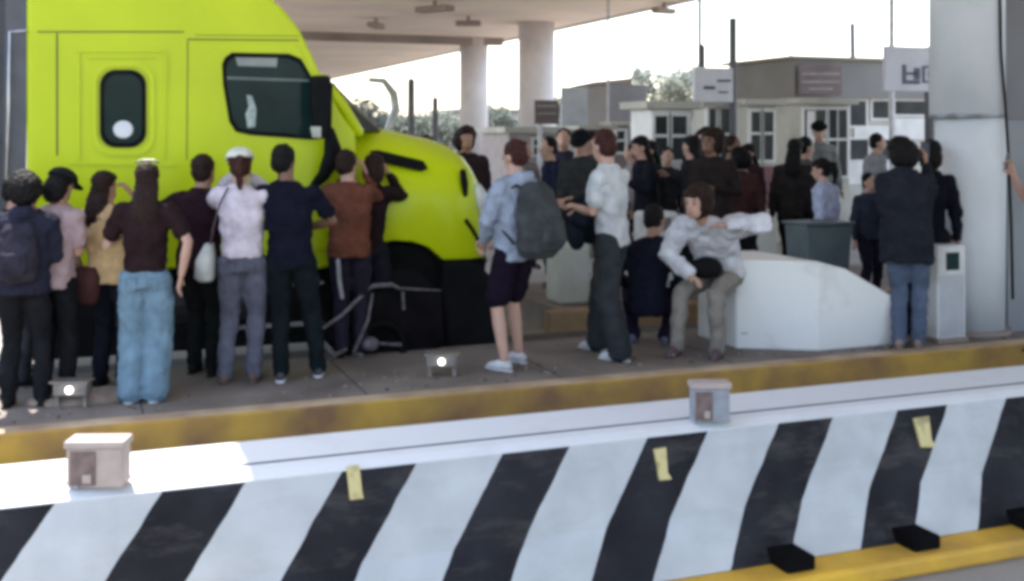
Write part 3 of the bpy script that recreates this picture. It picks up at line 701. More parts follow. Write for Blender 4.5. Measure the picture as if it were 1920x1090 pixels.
# mirrors
mir = one('mirror', blk, lambda b: prism(b, [T(*q, PT - .22) for q in ((584, 142), (616, 142), (622, 160), (620, 236), (612, 262), (588, 256), (582, 200))], PT - .28, PT - .16), t, bevel=.02)
one('mirror_glass', mat('mirror_glass', (.25, .28, .32), .08, metal=.8, bump=0), lambda b: prism(b, [T(*q, PT - .2) for q in ((578, 238), (598, 238), (598, 258), (582, 258))], PT - .285, PT - .281), t)
one('mirror_arm', blk, lambda b: tube(b, [W(618, 245, PT - .22), W(626, 290, PT - .2), W(606, 330, PT - .12), W(586, 350, PT - .0)], [.04, .085, .05, .03], 10), t, smooth=True)
one('far_mirror', mat('far_mirror', (.42, .42, .43), .5), lambda b: tube(b, [W(694, 150, PT + 2.3), W(720, 152, PT + 2.5), W(738, 176, PT + 2.6), W(742, 206, PT + 2.6), W(726, 244, PT + 2.3)], [.03, .035, .05, .05, .03], 10), t, smooth=True)  # pale grey paints in the haze over the far mirror
# trailer behind the cab
t = empty('semi_trailer', (-8, PT + 1.2, -.15)); tag(t, 'grey box semi trailer behind the lime yellow cab at the frame edge', 'trailer')
tx = T(4, 0)[0] - .33
boxo('body', mat('trailer_side', (.34, .34, .35), .6, var=.15, scale=1.5), (-14, tx, PT + .06, PT + WD, .95, 3.45), t, .03)
boxo('corner_post', mat('trailer_post', (.5, .5, .5), .4, metal=.6), (tx - .1, tx + .02, PT + .03, PT + .058, .93, 3.47), t)
boxo('underframe', blk, (-13.5, tx - .3, PT + .5, PT + 1.9, .6, .949), t)
boxo('added_skirt', blk, (-13.5, tx - .05, PT + .08, PT + .12, -.14, .948), t)  # added black sheet closing off the bright ground under the trailer
for s_ in (-11.5, -12.7):
    for yy in (PT + .05, PT + WD - .55):
        one('wheel', tyre, lambda b: tube(b, [(s_, yy, .35), (s_, yy + .5, .35)], .498, 24, cap=False), t)
# wreckage of bent bars in front of the wheel
t = empty('bent_frame', G(690, 690)); tag(t, 'tangle of bent dark metal bars lying by the truck wheel', 'wreckage')
bar_m = mat('bar_grey', (.10, .09, .10), .6, var=.5, scale=20)
WP = 8.75
def bars(name, m, pts, r, p=WP):
    one(name, m, lambda b: tube(b, [W(x, y, p + dy) for x, y, dy in pts], r, 8), t, smooth=True)
bars('top_bar', bar_m, [(684, 545, 0), (700, 536, 0), (735, 534, .02), (748, 541, .02), (826, 545, .05)], [.018, .02, .02, .012, .008])
bars('diagonal_bar', bar_m, [(688, 545, 0), (640, 592, -.05), (588, 628, -.1)], [.018, .016, .01])
bars('upright_bar', bar_m, [(698, 552, 0), (690, 600, -.03), (664, 660, -.06)], [.012, .013, .015])
bars('lower_bar', bar_m, [(600, 640, -.1), (625, 668, -.1), (648, 655, -.06)], [.016, .022, .016])
bars('short_rod', bar_m, [(710, 644, 0), (735, 646, 0), (756, 646, 0)], [.012, .012, .02])
bars('hanging_rod', bar_m, [(755, 548, .02), (757, 580, .03)], .014)
one('panel', mat('panel_dark', (.007, .006, .007), .9, var=.5, scale=6, spec=.05), lambda b: prism(b, [T(x, y, WP) for x, y in ((690, 548), (832, 548), (838, 650), (800, 672), (680, 676), (640, 668), (600, 632))], WP + .06, WP + .09), t, bevel=.01)
one('gear_case', bar_m, lambda b: [ell(b, W(692, 645, WP), (.08, .1, .06)), ell(b, W(672, 668, WP), (.05, .08, .05))], t, smooth=True)
bars('kick_stand', bar_m, [(640, 668, 0), (646, 690, -.03)], .012); bars('crossbar', bar_m, [(590, 668, -.1), (650, 684, -.05), (700, 676, 0)], .014)
one('small_tyre', tyre, lambda b: [tube(b, [W(715, 650, WP) + Vector((.19 * math.cos(a), 0, .19 * math.sin(a) - .0)) for a in [k * 2 * math.pi / 20 for k in range(21)]], .03, 8)], t, smooth=True)
# ---------------------------------------------------------------- people
cloud = bpy.data.textures.new('cloth_folds', 'CLOUDS'); cloud.noise_scale = .085; cloud.noise_depth = 2
strand = bpy.data.textures.new('hair_clumps', 'CLOUDS'); strand.noise_scale = .022
def soft(o, vox, it=3, disp=0., tex=None):
    r = o.modifiers.new('remesh', 'REMESH'); r.mode = 'VOXEL'; r.voxel_size = vox; r.use_smooth_shade = True
    if it: s = o.modifiers.new('smooth', 'SMOOTH'); s.iterations = it; s.factor = .5
    if disp:
        d = o.modifiers.new('folds', 'DISPLACE'); d.texture = tex or cloud; d.strength = disp; d.mid_level = .5; d.texture_coords = 'LOCAL'
    return o
def skinm(tone='tan'):
    return {'tan': mat('skin_tan', (.32, .17, .115), .55, var=.08, scale=12, bump=.05), 'light': mat('skin_light', (.42, .245, .185), .55, var=.08, scale=12, bump=.05),
            'dark': mat('skin_dark', (.16, .08, .05), .55, var=.1, scale=12, bump=.05)}[tone]
def cloth(col, name=None, var=.2):
    col = tuple(v * (.55 if max(col) < .12 else .8) for v in col)
    return mat(name or 'cloth_%d_%d_%d' % tuple(int(v * 9999) for v in col), col, .92, var=var, scale=9, bump=.25, spec=.08)
hairm = mat('hair_black', (.007, .006, .006), .55, var=.4, scale=40, bump=.4, spec=.12)
hairb = mat('hair_brown', (.022, .011, .009), .55, var=.4, scale=40, bump=.4, spec=.12)
hairr = mat('hair_red', (.045, .016, .014), .6, var=.4, scale=40, bump=.4, spec=.12)
V = Vector
def ik(a, tgt, hint, l1, l2):
    a, tgt = V(a), V(tgt); d = tgt - a; L_ = min(d.length, (l1 + l2) * .995); dn = d.normalized()
    x = (l1 * l1 - l2 * l2 + L_ * L_) / (2 * L_); h = math.sqrt(max(0, l1 * l1 - x * x))
    hv = V(hint); hv = hv - dn * hv.dot(dn); hv.normalize()
    return a + dn * x + hv * h, a + dn * L_
def person(label, px, foot=None, p=None, head=None, H=1.7, turn=0, group='people standing round the truck', skin='tan', hair='short', hairc=None, top=None, sleeve='long', topc=(.1, .1, .1),
           legs='trousers', legc=(.05, .05, .06), shoec=(.03, .03, .03), solec=None, hem=.86, fat=1., wide=1., flare=1., lean=(0, 0), hipz=None, base=0.,
           LA=(.25, -.02, .86), RA=(-.25, -.02, .86), LAh=(.3, .6, 0), RAh=(-.3, .6, 0), LF=(.10, 0, .09), RF=(-.10, 0, .09), LK=(0, -1, 0), RK=(0, -1, 0),
           hyaw=0., hpitch=0., slv=1., near=True, cap=None, hood=None, facing=True, extras=()):
    pos = G(px, foot, base) if foot else None
    if p is not None: w = W(px, 400, p); pos = V((w.x, p, base))
    ang = math.atan2(-pos.y, -pos.x) + math.pi / 2   # rotation so that local -Y meets the camera
    rz = ang + math.radians(turn)
    S = H / 1.75
    rr = random.Random(int(px * 7)); lean = (lean[0] + rr.uniform(-.035, .035), lean[1] + rr.uniform(-.04, .01)); hyaw += rr.uniform(-28, 28); hpitch += rr.uniform(-2, 14)
    if hipz is None:
        LF = (LF[0] + rr.uniform(-.03, .05), LF[1] + rr.uniform(-.09, .07), .09); RF = (RF[0] - rr.uniform(-.03, .05), RF[1] + rr.uniform(-.09, .07), .09)
    root = empty('person', pos, rz, S); tag(root, label, 'person', group)
    lx, ly = lean
    hz = .93 if hipz is None else hipz / S; dz = hz - .93
    def off(z): k = max(0, (z - .93) / .55) ** 1.15; return V((lx * k, ly * k, 0))
    def at(x, y, z): o = off(z); drop = 0; return V((x + o.x, y + o.y, z + dz - (lx * lx + ly * ly) * .35 * max(0, (z - .93) / .55)))
    hip = {1: at(.09, 0, .92), -1: at(-.09, 0, .92)}
    sh = {1: at(.175 * wide, 0.01, 1.415), -1: at(-.175 * wide, .01, 1.415)}
    knee, ank = {}, {}
    for s, tg, hn in ((1, LF, LK), (-1, RF, RK)): knee[s], ank[s] = ik(hip[s], tg, hn, .435, .42)
    elb, wri = {}, {}
    for s, tg, hn in ((1, LA, LAh), (-1, RA, RAh)):
        elb[s], wri[s] = ik(sh[s], V(tg), hn, .29, .26)
    neck = at(0, .0, 1.47); hc = at(0, -.02, 1.63) + V((lx * .15, ly * .15, 0))
    HM = Matrix.Translation(hc) @ Matrix.Rotation(math.radians(hyaw), 4, 'Z') @ Matrix.Rotation(math.radians(hpitch), 4, 'X') @ Matrix.Scale(1.08, 4)
    # ---- body, one mesh
    b = BM()
    secs = [(.86, .13, .09), (.93, .15, .10), (1.02, .135, .09), (1.1, .125, .085), (1.22, .14, .095), (1.33, .155, .10), (1.41, .15, .09), (1.455, .10, .07), (1.5, .062, .06)]
    L0 = []
    for z, rx, ry in secs: q = at(0, 0, z); L0.append((q.x, q.y, q.z, rx * fat * wide, ry * fat))
    loft(b, L0, 16)
    tube(b, [neck - V((0, 0, .04)), neck + (hc - neck) * .5, hc - V((0, 0, .05))], [.066, .060, .056], 12)
    bmesh.ops.create_uvsphere(b, u_segments=16, v_segments=12, radius=1, matrix=HM @ Matrix.Translation((0, .01, .02)) @ Matrix.Diagonal((.073, .093, .10, 1)))
    bmesh.ops.create_uvsphere(b, u_segments=14, v_segments=10, radius=1, matrix=HM @ Matrix.Translation((0, -.025, -.045)) @ Matrix.Diagonal((.056, .062, .062, 1)))
    if facing:
        tube(b, [HM @ V((0, -.078, .022)), HM @ V((0, -.1, -.012)), HM @ V((0, -.092, -.02))], [.009, .016, .012], 8)
        for s in (1, -1): bmesh.ops.create_uvsphere(b, u_segments=8, v_segments=6, radius=1, matrix=HM @ Matrix.Translation((s * .072, .015, -.005)) @ Matrix.Diagonal((.012, .02, .03, 1)))
    for s in (1, -1):
        tube(b, [sh[s], sh[s] * .5 + elb[s] * .5, elb[s], elb[s] * .6 + wri[s] * .4, wri[s]], [.052, .044, .037, .038, .025], 12)
        tube(b, [hip[s], hip[s] * .5 + knee[s] * .5, knee[s], knee[s] * .65 + ank[s] * .35, ank[s]], [.082, .07, .052, .054, .036], 12)
        # hand
        d = (wri[s] - elb[s]).normalized(); side = V((0, -1, 0)) - d * (-d.y)
        if side.length < .3: side = V((0, 0, 1)) - d * d.z
        side.normalize(); nrm = d.cross(side) * s   # palm faces the body
        pc_ = wri[s] + d * .05
        tube(b, [wri[s] - d * .01, pc_, wri[s] + d * .09], [.024, .037, .036], 10, squash=.5, up=side)
        for k, (o_, ln) in enumerate(((.028, .075), (.0095, .085), (-.0095, .08), (-.028, .062))):
            a0 = wri[s] + d * .085 + side * o_
            a1 = a0 + d * ln * .5 + side * o_ * .25 - nrm * .006; a2 = a1 + d * ln * .38 - nrm * (.018 + .004 * k)
            tube(b, [a0, a1, a2], [.0095, .009, .0078], 8)
        th0 = wri[s] + d * .03 + side * .028
        tube(b, [th0, th0 + d * .03 + side * .025 - nrm * .01, th0 + d * .06 + side * .03 - nrm * .022], [.013, .0115, .009], 8)
        if legs is None or True:
            tube(b, [ank[s] + V((0, .03, -.05)), ank[s] + V((0, -.06, -.055)), ank[s] + V((0, -.13, -.065))], [.03, .03, .022], 10)
    bo_ = newobj('body', b, skinm(skin), root); soft(bo_, .0085 if near else .013, 2)
    # ---- top
    if top != 'none':
        b = BM(); L0 = []
        cs = [(hem, .155, .115), (.93, .162, .118), (1.02, .155, .112), (1.1, .152, .11), (1.22, .162, .118), (1.33, .178, .12), (1.41, .178, .108), (1.452, .135, .09), (1.485, .085, .075), (1.50, .07, .066)]
        cs = [q for q in cs if q[0] >= hem]
        for z, rx, ry in cs: q = at(0, 0, z); L0.append((q.x, q.y, q.z, rx * fat * wide, ry * fat * (1 + (fat - 1) * .5)))
        loft(b, L0, 18, 2.3)
        for s in (1, -1):
            if sleeve == 'long': tube(b, [sh[s] + V((-s * .02, 0, -.01)), sh[s] * .5 + elb[s] * .5, elb[s], elb[s] * .5 + wri[s] * .5, wri[s] * .96 + elb[s] * .04], [v_ * slv for v_ in (.075, .066, .060, .052, .043)], 12)
            elif sleeve == 'short': tube(b, [sh[s] + V((-s * .02, 0, -.01)), sh[s] * .55 + elb[s] * .45, elb[s] * .72 + sh[s] * .28], [.075, .068, .066], 12)
        if hood: tube(b, [at(-.1, .045, 1.46), at(-.05, .10, 1.475), at(.05, .10, 1.475), at(.1, .045, 1.46)], [.035, .055, .055, .035], 12)
        tp_ = newobj('jacket' if hood or top == 'jacket' else ('shirt'), b, cloth(topc), root); soft(tp_, .0115 if near else .017, 3, .046)
    # ---- legs
    if legs:
        b = BM(); q = at(0, 0, .93)
        L0 = []
        for z, rx, ry in ((.84, .135, .11), (.9, .155, .115), (.98, .15, .11), (1.03, .142, .105)): q = at(0, 0, z); L0.append((q.x, q.y, q.z, rx * fat * wide, ry * fat))
        loft(b, L0, 16)
        for s in (1, -1):
            K = knee[s]; A_ = ank[s]
            if legs == 'trousers': tube(b, [hip[s] - V((0, 0, .0)), hip[s] * .5 + K * .5, K, K * .5 + A_ * .5, A_ + V((0, 0, -.03))], [.1, .09 * (1 + (flare - 1) * .4), .072 * flare, .066 * flare, .062 * flare], 14)
            elif legs == 'shorts': tube(b, [hip[s], hip[s] * .5 + K * .5, K + (hip[s] - K) * .12], [.1, .098, .1], 14)
        lg = newobj('trousers' if legs == 'trousers' else 'shorts', b, cloth(legc), root); soft(lg, .0115 if near else .017, 3, .036)
    if legs and near:
        dk_ = cloth(tuple(v * .5 for v in legc))
        for s in (1, -1):
            if hem > .9:
                b = BM(); w_ = at(s * .075, .112 * fat, .87); tube(b, [w_ + V((-.04, 0, .05)), w_ + V((.04, 0, .05)), w_ + V((.035, .003, -.05)), w_ + V((-.035, .003, -.05)), w_ + V((-.04, 0, .045))], .0025, 6); newobj('pocket', b, dk_, root)
            K = knee[s]; b = BM(); tube(b, [hip[s] + V((s * .098, 0, -.02)), (hip[s] + K) * .5 + V((s * .088 * (1 + (flare - 1) * .4), 0, 0)), K + V((s * .071 * flare, 0, 0))], .004, 6); newobj('side_seam', b, dk_, root)
    if top != 'none' and near:
        b = BM(); q = at(0, 0, 1.478); tube(b, [q + V((math.cos(a) * .078, math.sin(a) * .072, .012 * math.sin(a))) for a in [k * math.pi / 8 for k in range(17)]], .011, 8)
        newobj('collar', b, cloth(tuple(min(1, v * 1.25) for v in topc)), root, smooth=True)
    # ---- shoes
    for s in (1, -1):
        A_ = ank[s]; b = BM()
        tube(b, [A_ + V((0, .045, -.045)), A_ + V((0, 0, -.035)), A_ + V((s * .01, -.08, -.052)), A_ + V((s * .015, -.15, -.062))], [.036, .044, .04, .028], 12, squash=1.05)
        so = newobj('shoe', b, cloth(shoec), root, smooth=True); soft(so, .009, 1)
        if near:
            b = BM(); tube(b, [A_ + V((0, .06, -.079)), A_ + V((0, -.04, -.079)), A_ + V((s * .01, -.11, -.079)), A_ + V((s * .015, -.17, -.076))], [.034, .038, .042, .026], 12, squash=.30, up=(1, 0, 0))
            sl = newobj('sole', b, cloth(solec or shoec), None, smooth=True); sl.parent = so
    # ---- hair
    hm = hairc or hairm
    if hair:
        b = BM()
        def he(cx_, cy_, cz_, rx, ry, rz): bmesh.ops.create_uvsphere(b, u_segments=16, v_segments=12, radius=1, matrix=HM @ Matrix.Translation((cx_, cy_, cz_)) @ Matrix.Diagonal((rx, ry, rz, 1)))
        he(0, .028, .045, .083, .088, .088)
        he(0, .045, -.005, .076, .068, .075)
        if hair in ('long', 'bushy', 'pony', 'bob'): he(0, -.005, .075, .075, .075, .05)
        if hair == 'bushy': he(0, .05, .0, .12, .105, .125); he(.03, .04, .06, .1, .09, .09)
        if hair == 'bob': he(0, .05, -.03, .095, .075, .11)
        if hair == 'long':
            q = HM @ V((0, .05, 0)); tube(b, [q, q + V((0, .05, -.12)), q + V((0, .075, -.24)), q + V((.01, .06, -.40))], [.085, .095, .10, .06], 14, squash=.5, up=(1, 0, 0))
        if hair == 'pony':
            q = HM @ V((0, .10, .05)); tube(b, [q, q + V((0, .06, 0)), q + V((0, .08, -.09)), q + V((0, .06, -.22))], [.028, .036, .036, .018], 10)
        if hair == 'bun': he(0, .11, .07, .045, .045, .045)
        h_ = newobj('hair', b, hm, root); soft(h_, .0085 if near else .012, 1, .026, strand)
    if cap:
        b = BM()
        bmesh.ops.create_uvsphere(b, u_segments=20, v_segments=12, radius=1, matrix=HM @ Matrix.Translation((0, .015, .06)) @ Matrix.Diagonal((.092, .108, .075, 1)))
        bm_ = [v for v in b.verts if (HM.inverted() @ v.co).z < .055]
        bmesh.ops.delete(b, geom=bm_, context='VERTS')
        r0 = [HM @ V((math.cos(a) * .086, -math.sin(a) * .1 + .01, .06)) for a in [math.pi * k / 10 for k in range(11)]]
        r1 = [HM @ V((math.cos(a) * .092, -math.sin(a) * .185 + .01, .045)) for a in [math.pi * k / 10 for k in range(11)]]
        va = [b.verts.new(q) for q in r0]; vb = [b.verts.new(q) for q in r1]
        for k in range(10): b.faces.new((va[k], va[k + 1], vb[k + 1], vb[k]))
        co = newobj('cap', b, cloth(cap), root, smooth=True); so = co.modifiers.new('thick', 'SOLIDIFY'); so.thickness = .008; so.offset = 1
    # ---- face
    if near and facing:
        for s in (1, -1):
            b = BM(); bmesh.ops.create_uvsphere(b, u_segments=8, v_segments=6, radius=1, matrix=HM @ Matrix.Translation((s * .029, -.077, .018)) @ Matrix.Diagonal((.013, .008, .006, 1)))
            newobj('eye', b, hairm, root, smooth=True)
            b = BM(); tube(b, [HM @ V((s * .015, -.083, .037)), HM @ V((s * .03, -.080, .041)), HM @ V((s * .045, -.068, .036))], [.004, .005, .003], 6); newobj('eyebrow', b, hairm, root)
        b = BM(); tube(b, [HM @ V((-.02, -.078, -.052)), HM @ V((0, -.086, -.052)), HM @ V((.02, -.078, -.052))], [.004, .007, .004], 8); newobj('mouth', b, mat('lips', (.25, .08, .07), .5), root, smooth=True)
    root['_s'] = S
    MW = Matrix.Translation(pos) @ Matrix.Rotation(rz, 4, 'Z') @ Matrix.Scale(S, 4)
    return dict(root=root, M=MW, at=at, wri=wri, elb=elb, sh=sh, hc=hc, HM=HM, S=S, rz=rz, knee=knee, ank=ank)
def held(P, name, label, cat, m, fn, group=None, **kw):
    """a separate thing built in the local frame of a person"""
    b = BM(); fn(b); o = newobj(name, b, m, **kw)
    o.matrix_world = P['M']; tag(o, label, cat, group); return o
phm = mat('phone_black', (.015, .015, .018), .25, bump=0)
def phone(P, s, label, tilt=0):
    w = P['wri'][s]; d = (w - P['elb'][s]).normalized(); q = w + d * .09
    t_ = empty('phone', (0, 0, 0)); t_.matrix_world = P['M'] @ Matrix.Translation(q + V((0, -.02, .035))) @ Matrix.Rotation(math.radians(-10 + tilt), 4, 'X')
    tag(t_, label, 'phone', 'phones held up in the crowd')
    b = BM(); box(b, -.036, .036, -.004, .004, -.07, .075); newobj('case', b, phm, t_, bevel=.003)
    b = BM(); box(b, -.032, .032, .0042, .0052, -.064, .069); newobj('screen', b, mat('phone_screen', (.10, .11, .13), .15, bump=0), t_)
def backpack(P, label, col, sx=.17, sy=.11, sz=.26, z=1.2, y=.2):
    M_ = P['M']; t_ = empty('backpack', (0, 0, 0)); q = P['at'](0, y, z); t_.matrix_world = M_ @ Matrix.Translation(q); tag(t_, label, 'backpack')
    m_ = cloth(col, var=.3)
    b = BM(); loft(b, [(0, 0, -sz, sx * .75, sy * .7), (0, .01, -sz * .8, sx, sy), (0, .03, -sz * .2, sx * 1.05, sy * 1.2), (0, .0, sz * .4, sx, sy), (0, -.02, sz * .8, sx * .8, sy * .75), (0, -.03, sz, sx * .45, sy * .4)], 20, 2.8)
    soft(newobj('main_sack', b, m_, t_), .012, 4, .03)
    b = BM(); loft(b, [(0, sy * 1.15, -sz * .75, sx * .6, sy * .25), (0, sy * 1.3, -sz * .5, sx * .75, sy * .4), (0, sy * 1.2, 0, sx * .7, sy * .35), (0, sy * 1.05, sz * .12, sx * .5, sy * .2)], 16, 2.8)
    soft(newobj('front_pocket', b, m_, t_), .012, 3, .02)
    for s in (1, -1):
        b = BM(); tube(b, [V((s * .09, -.02, sz * .75)), V((s * .11, -.12, sz * .85 + .02)), V((s * .125, -y - .09, sz * .55)), V((s * .14, -y - .1, 0)), V((s * .16, -.1, -sz * .6))], .018, 8, squash=.5)
        newobj('strap', b, cloth((.04, .045, .05)), t_, smooth=True)
# image-left facing is turn=-90, away is 180
A1 = person('person in a dark navy jacket with a pale collar at the frame edge', 42, foot=762, H=1.50, turn=165, hair='bushy', topc=(.035, .035, .06), top='jacket', hood=True, legc=(.02, .02, .024), fat=1.16, wide=1.1, RA=(-.12, -.26, 1.1), LA=(.2, -.12, .95), facing=False, hpitch=14)
backpack(A1, 'dark patterned backpack worn by the person at the frame edge', (.05, .045, .065), sx=.15, sz=.22, z=1.18, y=.16)
A2 = person('person with a black hat, pinkish grey shirt and black trousers', 96, foot=748, H=1.52, turn=150, hair='bob', topc=(.42, .30, .31), sleeve='short', legc=(.015, .015, .018), RA=(-.1, -.24, 1.15), LA=(.12, -.24, 1.12), facing=False, hpitch=18, cap=(.02, .02, .024), fat=1.12)
A3 = person('person in a black coat behind the navy jacket', 20, p=8.55, H=1.46, turn=120, hair='short', topc=(.03, .028, .04), facing=False, near=False, fat=1.1)
B = person('person in a yellow and orange top holding a hand to the face, maroon hip bag', 205, foot=728, H=1.50, turn=150, hair='long', hairc=hairb, topc=(.62, .42, .22), sleeve='short', skin='tan', legc=(.02, .022, .035), RA=(-.10, -.20, 1.56), RAh=(-.6, -.2, -.8), LA=(.22, .02, .92), facing=False, hpitch=-6, fat=1.12)
held(B, 'hip_bag', 'maroon bag hanging at the hip of the person in the yellow top', 'bag', cloth((.11, .045, .045)), lambda b: loft(b, [(.14, .14, .70, .10, .05), (.14, .15, .76, .13, .08), (.13, .15, .92, .13, .085), (.12, .13, 1.0, .08, .05)], 16, 2.6), smooth=True)
C3 = person('person with long dark brown hair, dark brown top and very wide pale blue jeans', 272, foot=751, H=1.57, turn=168, hair='long', hairc=hairb, topc=(.035, .018, .02), sleeve='short', skin='light', legc=(.17, .26, .34), flare=1.55, shoec=(.6, .62, .62), hem=.96, RA=(-.27, .04, .93), RAh=(-.8, .5, 0), LA=(.14, -.22, 1.28), facing=False)
held(C3, 'sunglasses', 'sunglasses pushed up on the long dark brown hair', 'sunglasses', mat('shades', (.03, .025, .025), .3, bump=0), lambda b: [tube(b, [C3['HM'] @ V((-.075, 0, .125)), C3['HM'] @ V((-.04, -.03, .14)), C3['HM'] @ V((.04, -.03, .14)), C3['HM'] @ V((.075, 0, .125))], .008, 8)], smooth=True)
D = person('person in a dark maroon shirt standing between the wide blue jeans and the white top', 372, foot=704, H=1.61, turn=155, hair='short', hairc=hairb, topc=(.035, .015, .022), sleeve='short', legc=(.014, .016, .016), LA=(.32, .0, 1.02), LAh=(.8, .2, 0), RA=(-.05, -.25, 1.1), facing=False, fat=1.12)
E = person('person in pinkish white top, white cap and grey blue jeans taking a photo', 455, foot=716, H=1.65, turn=170, hair='pony', hairc=hairr, cap=(.72, .70, .62), topc=(.66, .58, .64), legc=(.12, .12, .16), shoec=(.16, .11, .10), hem=.95, fat=1.02, skin='light',
           LA=(.12, -.26, 1.55), LAh=(.7, -.1, -.8), RA=(-.03, -.25, 1.55), RAh=(-.7, -.1, -.8), facing=False, hyaw=20)
phone(E, 1, 'phone held up by the person in the pinkish white top')
tb = held(E, 'tote_bag', 'white cloth tote bag hanging beside the grey blue jeans', 'bag', cloth((.58, .58, .56)), lambda b: loft(b, [(.27, .0, .77, .05, .10), (.28, .0, .80, .075, .13), (.275, .0, .93, .07, .12), (.25, .0, 1.05, .03, .08)], 16, 2.6), smooth=True)
held(E, 'bag_strap', 'thin dark strap of the white tote bag crossing the back', 'strap', cloth((.12, .08, .1)), lambda b: tube(b, [(.235, .04, 1.03), (.20, .10, 1.18), (.15, .13, 1.35), (.10, .06, 1.475)], .008, 6), smooth=True)
Fm = person('tall person all in black with round black hair and white soled sneakers', 545, foot=714, H=1.68, turn=176, hair='short', topc=(.013, .013, .028), sleeve='short', skin='dark', legc=(.012, .018, .022), solec=(.75, .76, .78), shoec=(.10, .10, .11), wide=1.08, LA=(.10, -.26, 1.12), RA=(-.10, -.26, 1.12), LAh=(.9, .2, -.3), RAh=(-.9, .2, -.3),
            LF=(.08, .06, .09), RF=(-.15, -.1, .09), facing=False)
Gp = person('person in a rust brown jacket raising both hands beside the truck hood', 655, p=8.72, H=1.63, turn=172, hair='short', hairc=hairb, topc=(.15, .055, .035), top='jacket', legc=(.035, .03, .05), skin='light', fat=1.16, LA=(.10, -.26, 1.50), LAh=(.4, 0, -1), RA=(-.12, -.22, 1.56), RAh=(-.4, 0, -1), facing=False)
held(Gp, 'side_stripe', 'pale stripe down the trousers below the rust brown jacket', 'trouser stripe', cloth((.4, .38, .42)), lambda b: tube(b, [(.08, .115, .84), (.07, .10, .66), (.05, .085, .52)], .018, 8, squash=.4), smooth=True)
G2 = person('person in a dark jacket with arms up, half hidden by the rust brown jacket', 690, p=8.9, H=1.60, turn=165, hair='bob', hairc=hairb, topc=(.03, .015, .018), legc=(.02, .02, .03), RA=(-.14, -.2, 1.58), RAh=(-.4, 0, -1), LA=(.1, -.25, 1.3), facing=False, wide=.9)
Hp = person('person with dark brown hair standing between the truck hood and the blue hoodie', 876, p=11.75, H=1.83, turn=20, hair='bushy', hairc=hairb, topc=(.05, .03, .035), legc=(.03, .02, .03), RA=(-.1, -.25, 1.1), group='people behind the truck', near=False, wide=1.1)
H2 = person('person whose head shows just above the truck hood', 802, p=12.2, H=1.74, turn=30, hair='short', hairc=hairb, topc=(.06, .05, .05), group='people behind the truck', near=False)
I = person('person in a pale blue hoodie and dark shorts with bare legs', 965, foot=690, H=1.71, turn=226, hair='short', hairc=hairr, topc=(.31, .35, .44), hood=True, legs='shorts', legc=(.018, .010, .024), skin='light', shoec=(.62, .62, .64), hem=.84, fat=1.08, wide=1.05,
           LA=(.12, -.22, .98), RA=(-.12, -.24, 1.0), LAh=(.8, .5, -.2), RAh=(-.8, .5, -.2), LF=(.14, .03, .09), RF=(-.14, -.02, .09), hyaw=-10, hpitch=8)
backpack(I, 'large grey green backpack hanging from the pale blue hoodie', (.085, .09, .095), sx=.17, sy=.13, sz=.29, z=1.16, y=.24)
J = person('person in a dark grey jacket and black cap looking down', 1082, p=10.9, H=1.79, turn=-25, hair='short', cap=(.012, .012, .016), topc=(.05, .05, .052), top='jacket', legc=(.02, .025, .03), LA=(.06, -.24, 1.08), RA=(-.06, -.24, 1.05), hpitch=15, group='people on the far island', skin='light')
J2 = person('person in navy clothes between the hoodie and the grey jacket', 1040, p=11.6, H=1.72, turn=-70, hair='short', topc=(.02, .025, .06), legc=(.02, .025, .05), group='people on the far island', near=False, LA=(.1, -.25, 1.2), skin='light')
J3 = person('person with pale face behind the shoulder of the white shirt', 1112, p=11.9, H=1.79, turn=-40, hair='short', hairc=hairb, topc=(.10, .08, .085), legc=(.03, .03, .03), group='people on the far island', near=False, skin='light')
held(J, 'camera_bag', 'dark navy shoulder bag hanging beside the dark grey jacket', 'bag', cloth((.015, .02, .04)), lambda b: loft(b, [(.1, -.14, .80, .08, .05), (.1, -.15, .86, .15, .09), (.09, -.15, 1.04, .14, .08), (.08, -.13, 1.12, .08, .04)], 16, 2.6), smooth=True)
K = person('person in a white shirt and baggy dark teal jeans facing the truck', 1148, foot=668, H=1.79, turn=-118, hair='short', hairc=hairr, topc=(.60, .61, .63), legc=(.052, .058, .066), flare=1.5, skin='light', shoec=(.55, .56, .6), solec=(.5, .5, .5), hem=.86, fat=.98, sleeve='short',
           LA=(.10, -.27, 1.16), RA=(-.08, -.27, 1.12), LAh=(.5, .7, -.5), RAh=(-.5, .7, -.5), LF=(.12, .1, .09), RF=(-.1, -.12, .09))
held(K, 'folded_jacket', 'dark folded jacket held against the white shirt', 'jacket', cloth((.022, .03, .045)), lambda b: (ell(b, (-.02, -.25, 1.06), (.2, .11, .085)), ell(b, (.03, -.30, .95), (.11, .07, .14)), ell(b, (-.10, -.24, .98), (.08, .07, .13))), smooth=True)
Lp = person('person with black hair and a black jacket just past the white shirt', 1212, p=11.2, H=1.73, turn=-70, hair='long', topc=(.018, .02, .03), legc=(.02, .02, .03), group='people on the far island', skin='light', LA=(.1, -.26, 1.25), fat=1.05)
Mp = person('person crouching in navy clothes with back turned beside the baggy jeans', 1210, foot=652, H=1.72, turn=170, hair='short', topc=(.015, .017, .035), legc=(.022, .015, .035), hipz=.36, lean=(0, -.16), LA=(.2, -.3, .5), RA=(-.2, -.3, .5), LF=(.14, -.18, .09), RF=(-.14, -.18, .09), LK=(.3, -1, .5), RK=(-.3, -1, .5), facing=False, fat=1.12, shoec=(.15, .14, .2))
